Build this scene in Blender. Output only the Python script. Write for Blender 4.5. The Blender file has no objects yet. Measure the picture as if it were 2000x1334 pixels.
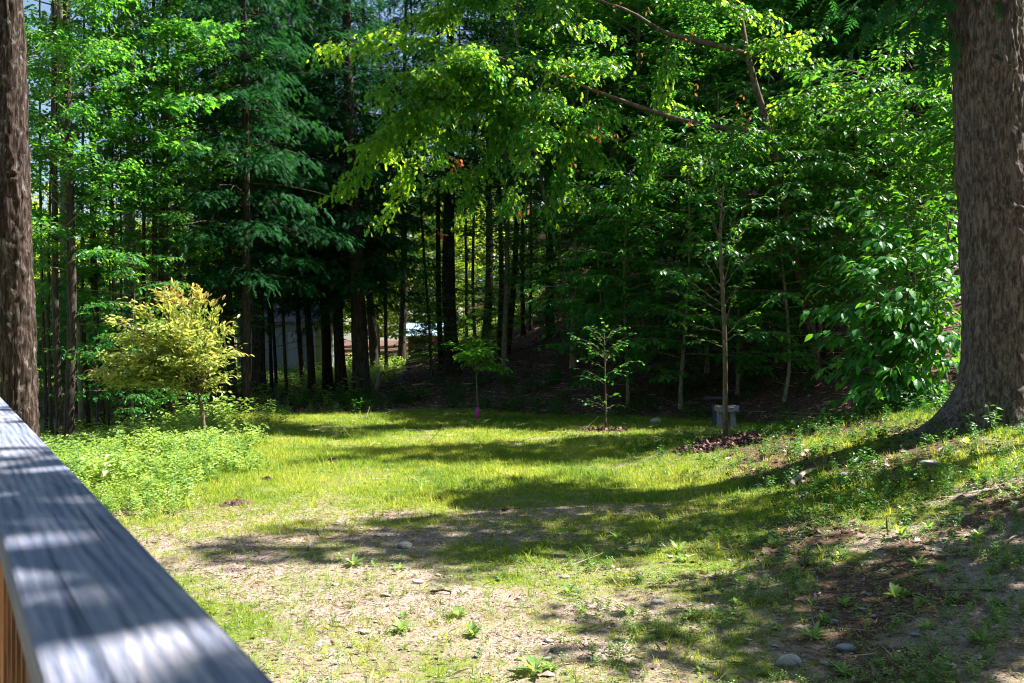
import bpy, math, random
import numpy as np
from mathutils import Vector, Matrix

# ------------------------------------------------------------------ camera, sky, sun, exposure
scene = bpy.context.scene
CAM_Z, FPX = 2.0, 1944.0
cam_data = bpy.data.cameras.new("camera")
cam = bpy.data.objects.new("camera", cam_data)
scene.collection.objects.link(cam)
scene.camera = cam
cam.location = (0, 0, CAM_Z)
cam.rotation_euler = (math.radians(90 - 0.2), 0, 0)
cam_data.lens = 35
cam_data.sensor_width = 36
cam_data.clip_start = 0.05
cam_data.clip_end = 900
cam_data.dof.use_dof = True
cam_data.dof.focus_distance = 16
cam_data.dof.aperture_fstop = 10.0

SUN_EL, SUN_AZ = math.radians(54), math.radians(75)      # azimuth to the right of the view direction (+Y)
world = bpy.data.worlds.new("World")
scene.world = world
world.use_nodes = True
wn = world.node_tree
bg = wn.nodes["Background"]
sky = wn.nodes.new("ShaderNodeTexSky")
sky.sky_type = 'NISHITA'
sky.sun_disc = False
sky.sun_elevation = SUN_EL
sky.sun_rotation = SUN_AZ
sky.altitude = 200
sky.ozone_density = 1.6
wn.links.new(sky.outputs[0], bg.inputs[0])
bg.inputs[1].default_value = 0.05
sd = bpy.data.lights.new("sun", 'SUN')
sd.energy = 5.0
sd.angle = math.radians(0.53)
sd.color = (1.0, 0.95, 0.86)
sun = bpy.data.objects.new("sun", sd)
scene.collection.objects.link(sun)
SUNV = Vector((math.cos(SUN_EL) * math.sin(SUN_AZ), math.cos(SUN_EL) * math.cos(SUN_AZ), math.sin(SUN_EL)))
sun.rotation_euler = SUNV.to_track_quat('Z', 'Y').to_euler()
sun.location = (12, 8, 25)
vs = scene.view_settings
vs.view_transform = 'Standard'
vs.look = 'None'
vs.exposure = 2.0
vs.gamma = 1
vs.use_curve_mapping = False
cy = scene.cycles
cy.filter_width = 1.1
cy.max_bounces = 4
cy.diffuse_bounces = 1
cy.glossy_bounces = 1
cy.transmission_bounces = 2
cy.sample_clamp_indirect = 4

rng = np.random.default_rng(11)

# ------------------------------------------------------------------ small maths
def sstep(a, b, x):
    t = np.clip((np.asarray(x, float) - a) / (b - a), 0, 1)
    return t * t * (3 - 2 * t)

def vnoise(x, y, seed=0):
    x = np.asarray(x, float); y = np.asarray(y, float)
    xi = np.floor(x).astype(np.int64); yi = np.floor(y).astype(np.int64)
    fx = x - xi; fy = y - yi
    fx = fx * fx * (3 - 2 * fx); fy = fy * fy * (3 - 2 * fy)
    def h(a, b):
        n = (a * 374761393 + b * 668265263 + seed * 974634777) & 0xffffffff
        n = ((n ^ (n >> 13)) * 1274126177) & 0xffffffff
        return ((n ^ (n >> 16)) & 0xffff) / 65535.0
    return (h(xi, yi) * (1 - fx) + h(xi + 1, yi) * fx) * (1 - fy) + (h(xi, yi + 1) * (1 - fx) + h(xi + 1, yi + 1) * fx) * fy

def fbm(x, y, seed=0, o=4):
    s, a, t = 0, 1.0, 0
    for k in range(o):
        s = s + a * vnoise(x * 2 ** k, y * 2 ** k, seed + k); t += a; a *= 0.5
    return s / t

def edge(x):                        # distance at which the lawn ends and the leaf litter starts
    return np.interp(x, [-14, -7.2, -1.4, 1.3, 5.2, 7.2, 9, 15], [27, 25.8, 27.5, 25, 23.2, 20.5, 17.5, 15])

def ground(x, y):
    x = np.asarray(x, float); y = np.asarray(y, float)
    e = edge(x)
    s = np.interp(x, [-12, -6, -4.7, -2.6, -.45, 2.9, 8, 20], [.02, .03, .045, .11, .14, .22, .23, .30])
    d = np.maximum(y - e, 0)
    z = s * (np.sqrt(d * d + .3) - .548) * np.where(d > 60, 60 / np.maximum(d, 1), 1)
    z = z + .90 * sstep(1.3, 7.6, x + .25 * np.sin(y * .9)) * (1 - sstep(15.5, 22, y)) * sstep(2, 6, y)
    z = z - .45 * sstep(-6.5, -10, x) * (1 - sstep(22, 30, y))
    z = z + .10 * (fbm(x * .35, y * .35, 5, 3) - .5) + .035 * (fbm(x * 2.1, y * 2.1, 9, 2) - .5)
    return z

def ray(px, py, d):
    return ((px - 1000) / FPX * d, d, CAM_Z - (py - 660) / FPX * d)

def hit(px, py, far=60.0):
    d = np.arange(3.5, far, .04)
    x = (px - 1000) / FPX * d; z = CAM_Z - (py - 660) / FPX * d
    k = np.nonzero(ground(x, d) >= z)[0]
    i = k[0] if len(k) else len(d) - 1
    return float(x[i]), float(d[i]), float(ground(x[i], d[i]))

def unit(v):
    return v / np.maximum(np.linalg.norm(v, axis=-1, keepdims=True), 1e-9)

# ------------------------------------------------------------------ mesh building
class Geo:
    def __init__(s): s.V = []; s.F = []; s.R = []; s.M = []; s.n = 0
    def add(s, V, F, r=0.5, m=0):
        V = np.asarray(V, float).reshape(-1, 3); F = np.asarray(F, int).reshape(-1, 3)
        s.V.append(V); s.F.append(F + s.n); s.n += len(V)
        s.R.append(np.broadcast_to(np.asarray(r, float), (len(V),))); s.M.append(np.full(len(F), m))
        return s
    def mesh(s, name, mats, smooth=False):
        me = bpy.data.meshes.new(name)
        V = np.concatenate(s.V).astype(np.float32); F = np.concatenate(s.F).astype(np.int32)
        me.vertices.add(len(V)); me.vertices.foreach_set("co", V.ravel())
        me.loops.add(F.size); me.loops.foreach_set("vertex_index", F.ravel())
        me.polygons.add(len(F))
        me.polygons.foreach_set("loop_start", np.arange(0, F.size, 3, dtype=np.int32))
        me.polygons.foreach_set("material_index", np.concatenate(s.M).astype(np.int32))
        me.polygons.foreach_set("use_smooth", np.full(len(F), smooth))
        a = me.attributes.new("rnd", 'FLOAT', 'POINT')
        a.data.foreach_set("value", np.concatenate(s.R).astype(np.float32))
        for m in (mats if isinstance(mats, (list, tuple)) else [mats]): me.materials.append(m)
        me.update(calc_edges=True)
        return me

def link(name, data, parent=None, loc=None, kind=None, label=None, cat=None, group=None):
    o = bpy.data.objects.new(name, data)
    scene.collection.objects.link(o)
    if parent is not None: o.parent = parent
    if loc is not None: o.location = loc
    if kind: o["kind"] = kind
    if label: o["label"] = label
    if cat: o["category"] = cat
    if group: o["group"] = group
    return o

def thing(name, label, cat, loc=(0, 0, 0), rz=0, group=None, scale=1):
    o = link(name, None, None, loc, None, label, cat, group)
    o.rotation_euler = (0, 0, rz); o.scale = (scale,) * 3
    o.empty_display_size = .2
    return o

def tube(pts, rad, sides=8, wob=0, seed=0):
    pts = np.asarray(pts, float); n = len(pts)
    rad = np.broadcast_to(np.asarray(rad, float), (n,))
    t = np.gradient(pts, axis=0); t = unit(t)
    ref = np.where(np.abs(t[:, 2:3]) > .9, np.array([[1., 0, 0]]), np.array([[0, 0, 1.]]))
    u = unit(np.cross(t, ref))
    for i in range(1, n):
        u[i] = u[i - 1] - t[i] * np.dot(u[i - 1], t[i]); u[i] /= max(np.linalg.norm(u[i]), 1e-6)
    v = np.cross(t, u)
    a = np.arange(sides) / sides * 2 * np.pi
    r = rad[:, None] * np.ones((1, sides))
    if wob:
        ii, jj = np.meshgrid(np.arange(n), np.arange(sides), indexing='ij')
        r = r * (1 + wob * (vnoise(ii * .6, np.sin(jj / sides * 2 * np.pi) * 2 + np.cos(jj / sides * 6.283) * 3 + 7, seed) - .5) * 2)
    V = pts[:, None] + (np.cos(a)[None, :, None] * u[:, None] + np.sin(a)[None, :, None] * v[:, None]) * r[..., None]
    V = V.reshape(-1, 3)
    i, j = np.meshgrid(np.arange(n - 1), np.arange(sides), indexing='ij')
    a0 = i * sides + j; a1 = i * sides + (j + 1) % sides; b0 = a0 + sides; b1 = a1 + sides
    F = np.concatenate([np.stack([a0, a1, b1], -1).reshape(-1, 3), np.stack([a0, b1, b0], -1).reshape(-1, 3)])
    k = len(V)
    V = np.concatenate([V, pts[:1], pts[-1:]])
    j = np.arange(sides); jn = (j + 1) % sides
    F = np.concatenate([F, np.stack([jn, j, np.full(sides, k)], -1), np.stack([(n - 1) * sides + j, (n - 1) * sides + jn, np.full(sides, k + 1)], -1)])
    return V, F

def box(x0, x1, y0, y1, z0, z1):
    V = [(x, y, z) for z in (z0, z1) for y in (y0, y1) for x in (x0, x1)]
    F = [(0, 2, 3), (0, 3, 1), (4, 5, 7), (4, 7, 6), (0, 1, 5), (0, 5, 4), (2, 6, 7), (2, 7, 3), (0, 4, 6), (0, 6, 2), (1, 3, 7), (1, 7, 5)]
    return np.array(V, float), np.array(F)

def scatter(T, pos, d, nrm, sc, wide=1.0):
    """copies of a template (x along d, z along nrm) merged into one array"""
    TV, TF = T
    d = unit(d); b = unit(np.cross(nrm, d)); n = np.cross(d, b)
    sc = np.broadcast_to(np.asarray(sc, float), (len(pos),))[:, None, None]
    V = pos[:, None] + sc * (TV[None, :, 0:1] * d[:, None] + wide * TV[None, :, 1:2] * b[:, None] + TV[None, :, 2:3] * n[:, None])
    F = TF[None] + (np.arange(len(pos)) * len(TV))[:, None, None]
    return V.reshape(-1, 3), F.reshape(-1, 3), len(TV)

def fan(outline, bend=.0):
    """leaf from a half outline [(x, halfwidth)...], folded along the midrib and curved"""
    V = []; F = []
    for x, w in outline:
        z = -bend * x * x
        V += [(x, 0, z), (x, w, z + .25 * w), (x, -w, z + .25 * w)]
    for i in range(len(outline) - 1):
        a = 3 * i; b = a + 3
        w0, w1 = outline[i][1], outline[i + 1][1]
        if w1 > 0: F += [(a, b, b + 1), (a, b + 2, b)]
        if w0 > 0: F += [(a, b + 1, a + 1), (a, a + 2, b + 2)]
        if w1 == 0: F += []
    return np.array(V, float), np.array(F)

LEAF = fan([(0, 0), (.33, .24), (.68, .2), (1, 0)], .15)                       # ovate
LEAF_LOW = (np.array([(0, 0, 0), (.5, .3, .05), (1, 0, -.05), (.5, -.3, .05)], float), np.array([(0, 2, 1), (0, 3, 2)]))
BEECH = fan([(0, 0), (.12, .1), (.35, .25), (.6, .25), (.82, .13), (1, 0)], .25)
LANCE = fan([(0, 0.02), (.3, .13), (.7, .12), (1, 0)], .35)
OAK = (np.array([(0, 0, 0), (.2, .2, .04), (.3, .08, 0), (.5, .36, .03), (.6, .1, -.03), (.78, .24, -.05), (1, 0, -.16), (.78, -.24, -.05), (.6, -.1, -.03), (.5, -.36, .03), (.3, -.08, 0), (.2, -.2, .04), (.42, 0, -.02)], float),
       np.array([(12, (k + 1) % 12, k) for k in range(12)]))
MAPLE = (np.array([(0, 0, 0), (.05, .42, .05), (.28, .26, 0), (.45, .5, -.04), (.58, .2, 0), (1, 0, -.12), (.58, -.2, 0), (.45, -.5, -.04), (.28, -.26, 0), (.05, -.42, .05), (.35, 0, -.02)], float),
         np.array([(10, a, b) for a, b in ((1, 0), (2, 1), (3, 2), (4, 3), (5, 4), (6, 5), (7, 6), (8, 7), (9, 8), (0, 9))]))
def _spray():
    V = [(0, .05, 0), (0, -.05, 0), (1, 0, -.22)]; F = [(0, 1, 2)]
    for k, x in enumerate((.08, .26, .44, .62, .8)):
        for s in (1, -1):
            L = .34 * (1 - x * .62); z = -.22 * x * x; i = len(V)
            V += [(x - .05, 0, z), (x + .11, 0, z), (x + L * .62 + .03, s * L * 1.1, z - .07)]
            F += [(i, i + 1, i + 2)]
    return np.array(V, float), np.array(F)
SPRAY = _spray()
def _tuft(n, seed, w=.07, spread=.55):
    r = np.random.default_rng(seed); V = []; F = []
    for k in range(n):
        a = r.uniform(0, 6.283); h = r.uniform(.55, 1.0); o = r.uniform(0, .35); l = r.uniform(.15, spread) * h
        bx, by = o * math.cos(a * 3), o * math.sin(a * 3); c, s = math.cos(a), math.sin(a); i = len(V)
        V += [(bx - s * w, by + c * w, -.05), (bx + s * w, by - c * w, -.05),
              (bx + c * l * .4 - s * w * .7, by + s * l * .4 + c * w * .7, h * .6), (bx + c * l * .4 + s * w * .7, by + s * l * .4 - c * w * .7, h * .6), (bx + c * l, by + s * l, h)]
        F += [(i, i + 1, i + 3), (i, i + 3, i + 2), (i + 2, i + 3, i + 4)]
    V = np.array(V, float)
    return V[:, [2, 1, 0]] * np.array([1, 1, 1]), np.array(F)      # x is up: scatter with d = up
TUFT = [_tuft(7, k) for k in range(4)]
def _clover(n, seed):
    r = np.random.default_rng(seed); V = []; F = []
    for k in range(n):
        a = r.uniform(0, 6.283); R = r.uniform(.1, 1); h = r.uniform(.15, .6); w = r.uniform(.14, .26)
        c, s = math.cos(a), math.sin(a); x, y = R * c, R * s; t = r.uniform(-.3, .3); i = len(V)
        V += [(h, x, y), (h + t * w + .05, x + w * c - w * .6 * s, y + w * s + w * .6 * c), (h + .02, x + 2 * w * c, y + 2 * w * s), (h - t * w + .05, x + w * c + w * .6 * s, y + w * s - w * .6 * c)]
        F += [(i, i + 1, i + 2), (i, i + 2, i + 3)]
    return np.array(V, float), np.array(F)
def _blades(n, seed, w=.05, spread=.9):
    r = np.random.default_rng(seed); V = []; F = []
    for k in range(n):
        a = r.uniform(0, 6.283); h = r.uniform(.45, 1.0); o = r.uniform(0, .8); l = r.uniform(.1, spread); b = r.uniform(0, 6.283)
        x, y = o * math.cos(b), o * math.sin(b); c, s = math.cos(a), math.sin(a); i = len(V)
        V += [(-.05, x - s * w, y + c * w), (-.05, x + s * w, y - c * w), (h, x + c * l, y + s * l)]; F += [(i, i + 1, i + 2)]
    return np.array(V, float), np.array(F)
BLADES = [_blades(7, 80 + k) for k in range(4)]
NEARB = [_tuft(6, 90 + k, .035, 1.5) for k in range(4)]
CLOVER = [_clover(9, 20 + k) for k in range(3)]
STICK = (np.array([(0, .5, -.29), (0, -.5, -.29), (0, 0, .58), (1, .2, -.12), (1, -.2, -.12), (1, 0, .23)], float),
         np.array([(0, 1, 4), (0, 4, 3), (1, 2, 5), (1, 5, 4), (2, 0, 3), (2, 3, 5)]))
def sticks(pos, d, L, rad):
    TV, TF = STICK
    d = unit(d); up = np.broadcast_to(np.array([.1, .2, 1.]), d.shape); b = unit(np.cross(up, d)); n = np.cross(d, b)
    L = np.broadcast_to(L, (len(pos),))[:, None, None]; rad = np.broadcast_to(rad, (len(pos),))[:, None, None] * 2
    V = pos[:, None] + L * TV[None, :, 0:1] * d[:, None] + rad * (TV[None, :, 1:2] * b[:, None] + TV[None, :, 2:3] * n[:, None])
    return V.reshape(-1, 3), (TF[None] + (np.arange(len(pos)) * 6)[:, None, None]).reshape(-1, 3)

# ------------------------------------------------------------------ materials
def mat(name):
    m = bpy.data.materials.new(name); m.use_nodes = True
    nt = m.node_tree; nt.nodes.clear()
    out = nt.nodes.new("ShaderNodeOutputMaterial")
    return m, nt, out
def N(nt, t, **k):
    n = nt.nodes.new(t)
    for a, b in k.items(): setattr(n, a, b)
    return n
def ramp(nt, fac, stops):
    r = N(nt, "ShaderNodeValToRGB"); el = r.color_ramp.elements
    while len(el) < len(stops): el.new(.5)
    for e, (p, c) in zip(el, stops):
        e.position = p; e.color = (*c, 1)
    nt.links.new(fac, r.inputs[0]); return r.outputs[0]
def noise(nt, vec, scale, detail=4, rough=.55, dist=0):
    n = N(nt, "ShaderNodeTexNoise"); n.inputs["Scale"].default_value = scale; n.inputs["Detail"].default_value = detail
    n.inputs["Roughness"].default_value = rough; n.inputs["Distortion"].default_value = dist
    if vec is not None: nt.links.new(vec, n.inputs["Vector"])
    return n.outputs["Fac"]
def mapping(nt, scale, src="Object", rot=(0, 0, 0)):
    c = N(nt, "ShaderNodeTexCoord"); m = N(nt, "ShaderNodeMapping")
    m.inputs["Scale"].default_value = scale; m.inputs["Rotation"].default_value = rot
    nt.links.new(c.outputs[src], m.inputs[0]); return m.outputs[0]
def bump(nt, h, strength, dist=.02, base=None):
    b = N(nt, "ShaderNodeBump"); b.inputs["Strength"].default_value = strength; b.inputs["Distance"].default_value = dist
    nt.links.new(h, b.inputs["Height"])
    if base is not None: nt.links.new(base, b.inputs["Normal"])
    return b.outputs[0]
def mix(nt, f, a, b, mode='MIX'):
    m = N(nt, "ShaderNodeMix", data_type='RGBA', blend_type=mode)
    for s, v in ((m.inputs[0], f), (m.inputs[6], a), (m.inputs[7], b)):
        if isinstance(v, (int, float)): s.default_value = v
        elif isinstance(v, tuple): s.default_value = (*v, 1)
        else: nt.links.new(v, s)
    return m.outputs[2]
def math_(nt, op, a, b=0.0, clamp=False):
    m = N(nt, "ShaderNodeMath", operation=op); m.use_clamp = clamp
    for s, v in zip(m.inputs, (a, b)):
        if isinstance(v, (int, float)): s.default_value = v
        else: nt.links.new(v, s)
    return m.outputs[0]
def principled(nt, out, col, rough=.8, spec=.3, nrm=None, metal=0):
    p = N(nt, "ShaderNodeBsdfPrincipled")
    if isinstance(col, tuple): p.inputs["Base Color"].default_value = (*col, 1)
    else: nt.links.new(col, p.inputs["Base Color"])
    if isinstance(rough, (int, float)): p.inputs["Roughness"].default_value = rough
    else: nt.links.new(rough, p.inputs["Roughness"])
    p.inputs["Specular IOR Level"].default_value = spec
    p.inputs["Metallic"].default_value = metal
    if nrm is not None: nt.links.new(nrm, p.inputs["Normal"])
    nt.links.new(p.outputs[0], out.inputs[0]); return p

def leaf_mat(name, stops, trans, tf=.45, rough=.42, spec=.35):
    """leaf colour from the leaf's own random value; trans = colour of the light let through"""
    m, nt, out = mat(name)
    a = N(nt, "ShaderNodeAttribute", attribute_name="rnd")
    c = ramp(nt, a.outputs["Fac"], stops)
    p = principled(nt, out, c, rough, spec)
    t = N(nt, "ShaderNodeBsdfTranslucent")
    tc = ramp(nt, a.outputs["Fac"], [(0, tuple(v * .75 for v in trans[0])), (1, trans[1])])
    nt.links.new(tc, t.inputs[0])
    x = N(nt, "ShaderNodeMixShader"); x.inputs[0].default_value = tf
    nt.links.new(p.outputs[0], x.inputs[1]); nt.links.new(t.outputs[0], x.inputs[2])
    nt.links.new(x.outputs[0], out.inputs[0]); return m

def bark_mat(name, c0, c1, c2, sc=(14, 14, 2.2), strength=.8, dist=.02, lichen=None):
    m, nt, out = mat(name)
    v = mapping(nt, sc); n1 = noise(nt, v, 1.6, 6, .65, .6)
    v2 = mapping(nt, (3, 3, 1.2)); n2 = noise(nt, v2, 1.3, 3, .6)
    c = ramp(nt, n1, [(.38, c0), (.5, c1), (.63, c2)])
    c = mix(nt, math_(nt, 'MULTIPLY', n2, .5), c, tuple(x * .6 for x in c1))
    if lichen:
        v3 = mapping(nt, (5, 5, 3)); n3 = noise(nt, v3, 2.2, 5, .7)
        f = ramp(nt, n3, [(.56, (0, 0, 0)), (.68, (.55, .55, .55))])
        c = mix(nt, f, c, lichen)
    nb = noise(nt, mapping(nt, tuple(s * 1.7 for s in sc)), 2.0, 6, .7)
    nr = bump(nt, n1, strength, dist); nr = bump(nt, nb, strength * .5, dist * .4, nr)
    principled(nt, out, c, .9, .15, nr); return m

M = {}
M['hemlock'] = leaf_mat("hemlock_needles", [(0, (.006, .045, .02)), (.55, (.012, .075, .024)), (1, (.03, .13, .026))], ((.012, .12, .03), (.06, .28, .03)), .3, .6, .1)
M['broad'] = leaf_mat("maple_leaves", [(0, (.015, .10, .028)), (.6, (.035, .16, .032)), (1, (.075, .23, .03))], ((.07, .38, .04), (.30, .68, .03)), .5, .4, .35)
M['oak'] = leaf_mat("oak_leaves", [(0, (.010, .11, .03)), (.5, (.022, .17, .028)), (1, (.09, .25, .02))], ((.04, .44, .05), (.62, .86, .03)), .52, .38, .4)
M['beech'] = leaf_mat("understory_leaves", [(0, (.010, .11, .018)), (.6, (.024, .18, .024)), (1, (.06, .25, .035))], ((.07, .36, .015), (.28, .6, .03)), .45, .4, .35)
M['farleaf'] = leaf_mat("far_leaves", [(0, (.05, .14, .02)), (.6, (.09, .21, .022)), (1, (.15, .27, .03))], ((.3, .5, .03), (.62, .72, .06)), .55, .45, .25)
M['plum'] = leaf_mat("plum_leaves", [(0, (.14, .25, .04)), (.72, (.34, .40, .10)), (.88, (.42, .30, .12)), (.94, (.28, .07, .04)), (1, (.32, .05, .07))], ((.5, .74, .08), (.74, .6, .12)), .42, .35, .5)
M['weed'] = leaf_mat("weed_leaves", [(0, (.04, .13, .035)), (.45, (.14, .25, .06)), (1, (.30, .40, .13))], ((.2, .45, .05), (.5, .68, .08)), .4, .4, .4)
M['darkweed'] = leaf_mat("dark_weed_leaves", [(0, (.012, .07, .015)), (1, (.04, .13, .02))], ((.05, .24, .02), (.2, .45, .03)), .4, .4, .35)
M['grass'] = leaf_mat("grass_blades", [(0, (.035, .13, .012)), (.45, (.13, .24, .018)), (.8, (.28, .32, .03)), (1, (.46, .40, .16))], ((.26, .46, .03), (.8, .78, .07)), .4, .5, .25)
M['litter'] = leaf_mat("dead_leaves", [(0, (.07, .035, .028)), (.5, (.22, .12, .095)), (1, (.46, .31, .27))], ((.1, .05, .03), (.2, .1, .05)), .15, .5, .4)
M['straw'] = leaf_mat("dry_straw", [(0, (.16, .11, .06)), (.6, (.36, .28, .16)), (1, (.55, .47, .32))], ((.3, .24, .1), (.4, .34, .16)), .2, .6, .2)
M['deadleaf'] = leaf_mat("withered_leaves", [(0, (.22, .07, .025)), (1, (.4, .16, .05))], ((.4, .13, .03), (.6, .22, .05)), .4, .6, .2)
M['oakbark'] = bark_mat("oak_limb_bark", (.05, .04, .03), (.12, .095, .07), (.2, .17, .12), (9, 9, 5), .4, .01)
M['twig'] = bark_mat("twig_bark", (.05, .04, .03), (.11, .09, .07), (.17, .15, .12), (20, 20, 20), .3)
M['darkbark'] = bark_mat("hemlock_bark", (.02, .015, .013), (.06, .045, .038), (.11, .085, .07))
M['greybark'] = bark_mat("smooth_grey_bark", (.10, .085, .06), (.20, .175, .12), (.32, .28, .2), (9, 9, 5), .4, .01, (.3, .32, .2))
M['youngbark'] = bark_mat("young_bark", (.07, .05, .035), (.15, .115, .08), (.26, .21, .16), (12, 12, 6), .3, .005)
M['pinebark'] = bark_mat("pine_bark", (.035, .027, .025), (.11, .085, .075), (.23, .19, .17), (16, 16, 3.5), .9, .02, (.24, .23, .22))
M['leftbark'] = bark_mat("furrowed_bark", (.012, .008, .007), (.042, .027, .02), (.13, .10, .085), (18, 18, 2.4), 1.0, .03, (.28, .27, .25))
def simple(name, col, rough=.7, spec=.3, ns=8, var=.35, bs=.3):
    m, nt, out = mat(name)
    n = noise(nt, mapping(nt, (1, 1, 1)), ns, 5, .65)
    c = ramp(nt, n, [(.3, tuple(v * (1 - var) for v in col)), (.7, tuple(min(1, v * (1 + var)) for v in col))])
    principled(nt, out, c, rough, spec, bump(nt, n, bs, .01)); return m
M['stone'] = simple("fieldstone", (.34, .32, .31), .85, .25, 14)
M['bluestone'] = simple("slate_stone", (.22, .24, .28), .8, .25, 14)
M['granite'] = simple("granite_slab", (.27, .24, .25), .8, .3, 60, .45)
M['mulch'] = simple("bark_mulch", (.055, .03, .026), .95, .15, 30, .6, .8)
M['chips'] = leaf_mat("mulch_chips", [(0, (.04, .02, .018)), (1, (.24, .13, .11))], ((.05, .03, .02), (.05, .03, .02)), .02, .7, .25)
M['gravel'] = leaf_mat("gravel_chips", [(0, (.16, .13, .115)), (.7, (.34, .29, .27)), (1, (.5, .46, .45))], ((.1, .1, .1), (.1, .1, .1)), .0, .85, .25)
M['siding'] = simple("grey_clapboard", (.15, .18, .175), .7, .3, 3, .15, .1)
M['roofblue'] = simple("blue_metal_roof", (.30, .46, .62), .4, .5, 2, .15, .05)
M['roofdark'] = simple("dark_shingle", (.09, .09, .10), .8, .2, 6)
M['brownwall'] = simple("brown_board_wall", (.11, .05, .02), .8, .2, 5)
M['red'] = simple("red_plastic", (.6, .06, .03), .5, .4, 5, .2)
M['dark'] = simple("dark_painted_wood", (.035, .035, .05), .5, .4, 5)
M['magenta'] = simple("magenta_plastic", (.5, .03, .32), .5, .4, 20, .2)
M['glass'] = simple("window_glass", (.05, .06, .07), .15, .6, 2, .2, .02)
M['white'] = simple("pale_trim", (.24, .26, .24), .6, .3, 5, .1)
M['pole'] = simple("weathered_poles", (.36, .3, .24), .8, .2, 12, .35)
M['soil'] = simple("dug_soil", (.11, .07, .055), .95, .1, 25, .5, .8)
# ------------------------------------------------------------------ ground
def lush(x, y):
    n = fbm(x * .55, y * .55, 31, 4); n2 = fbm(x * 2.2, y * 2.2, 41, 3)
    b = sstep(7.5, 13.5, y + 1.2 * np.sin(x * .7)) * .62 + .27
    b = b + .22 * sstep(.3, -2.5, x) * sstep(12, 7, y) + .02 * sstep(1.5, 3.5, x) * sstep(17, 12, y) - .15 * sstep(.5, 2.5, x) * sstep(10, 7.5, y)
    b = b - .45 * np.exp(-(((x + 2.4) / 1.0) ** 2 + ((y - 14.5) / 1.2) ** 2)) - .3 * np.exp(-(((x + 1.3) / 1.5) ** 2 + ((y - 11.3) / .6) ** 2))
    return np.clip(b + (n - .5) * 1.3 + (n2 - .5) * .8, 0, 1)

def litter(x, y):
    e = edge(x) + (fbm(x * .8, y * .8, 3, 2) - .5) * 1.2
    l = sstep(-.2, .9, y - e)
    clearing = np.maximum(sstep(-3.6, -5.0, x) * sstep(33.5, 35.5, y + .25 * (x + 8)), sstep(3, 0, x) * sstep(40, 42, y)) * (1 - sstep(56, 62, y))
    bank = .72 * sstep(.6, 3.0, x + .15 * (8 - y)) * (1 - sstep(20, 22, y)) * sstep(.34, .54, fbm(x * 1.1, y * 1.1, 77, 3))
    return np.clip(np.maximum(l * (1 - clearing), bank), 0, 1), clearing

def axis(dense0, dense1, step, lo, hi, n):
    a = np.arange(dense0, dense1, step)
    t = np.linspace(0, 1, n + 1)[1:] ** 2
    return np.concatenate([(dense0 - (dense0 - lo) * t)[::-1], a, a[-1] + (hi - a[-1]) * t])
gx = axis(-11, 11, .12, -180, 180, 34); gy = axis(3.2, 31, .12, -40, 330, 34)
X, Y = np.meshgrid(gx, gy, indexing='ij')
Z = ground(X, Y)
near = (np.abs(X) < 11) & (Y > 3) & (Y < 31)
bare = 1 - lush(X, Y)
Z = Z + near * (.022 * (fbm(X * 5, Y * 5, 61, 3) - .5) + .012 * bare * (fbm(X * 11, Y * 11, 71, 2) - .5))
nx, ny = X.shape
i, j = np.meshgrid(np.arange(nx - 1), np.arange(ny - 1), indexing='ij')
a0 = i * ny + j; a1 = a0 + 1; b0 = a0 + ny; b1 = b0 + 1
GF = np.concatenate([np.stack([a0, b0, b1], -1).reshape(-1, 3), np.stack([a0, b1, a1], -1).reshape(-1, 3)])

gm, nt, out = mat("ground_soil_and_grass")
ag = N(nt, "ShaderNodeAttribute", attribute_name="grass"); al = N(nt, "ShaderNodeAttribute", attribute_name="litter")
o1 = mapping(nt, (1, 1, 1))
nf = noise(nt, o1, 9, 6, .7); nm = noise(nt, o1, 2.2, 4, .6); nfine = noise(nt, o1, 42, 5, .75)
soil = ramp(nt, nfine, [(.32, (.13, .085, .07)), (.47, (.28, .205, .18)), (.64, (.47, .385, .355))])
soil = mix(nt, ramp(nt, nm, [(.4, (0, 0, 0)), (.7, (.6, .6, .6))]), soil, (.20, .145, .105))
moss = ramp(nt, nf, [(.3, (.06, .10, .012)), (.55, (.13, .18, .02)), (.75, (.26, .25, .05))])
lit = ramp(nt, noise(nt, o1, 20, 6, .8), [(.33, (.03, .016, .013)), (.5, (.10, .055, .042)), (.66, (.22, .13, .105)), (.8, (.36, .25, .21))])
g = math_(nt, 'ADD', ag.outputs["Fac"], math_(nt, 'MULTIPLY', math_(nt, 'SUBTRACT', nf, .5), 1.5))
g = math_(nt, 'ADD', g, math_(nt, 'MULTIPLY', math_(nt, 'SUBTRACT', nfine, .5), .9)); g = ramp(nt, g, [(.3, (0, 0, 0)), (.72, (1, 1, 1))])
c = mix(nt, g, soil, moss)
l = math_(nt, 'ADD', al.outputs["Fac"], math_(nt, 'MULTIPLY', math_(nt, 'SUBTRACT', nf, .5), .8))
l = ramp(nt, l, [(.4, (0, 0, 0)), (.6, (1, 1, 1))])
c = mix(nt, l, c, lit)
vor = N(nt, "ShaderNodeTexVoronoi"); vor.inputs["Scale"].default_value = 38; nt.links.new(o1, vor.inputs["Vector"])
nb = bump(nt, vor.outputs["Distance"], .5, .012)
nb = bump(nt, nfine, .9, .02, nb)
principled(nt, out, c, .95, .12, nb)
g_ = Geo(); g_.add(np.stack([X, Y, Z], -1).reshape(-1, 3), GF)
me = g_.mesh("ground", gm, True)
for nm_, arr in (("grass", lush(X, Y)), ("litter", litter(X, Y)[0])):
    at = me.attributes.new(nm_, 'FLOAT', 'POINT'); at.data.foreach_set("value", arr.ravel().astype(np.float32))
link("ground", me, kind="structure")

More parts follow.
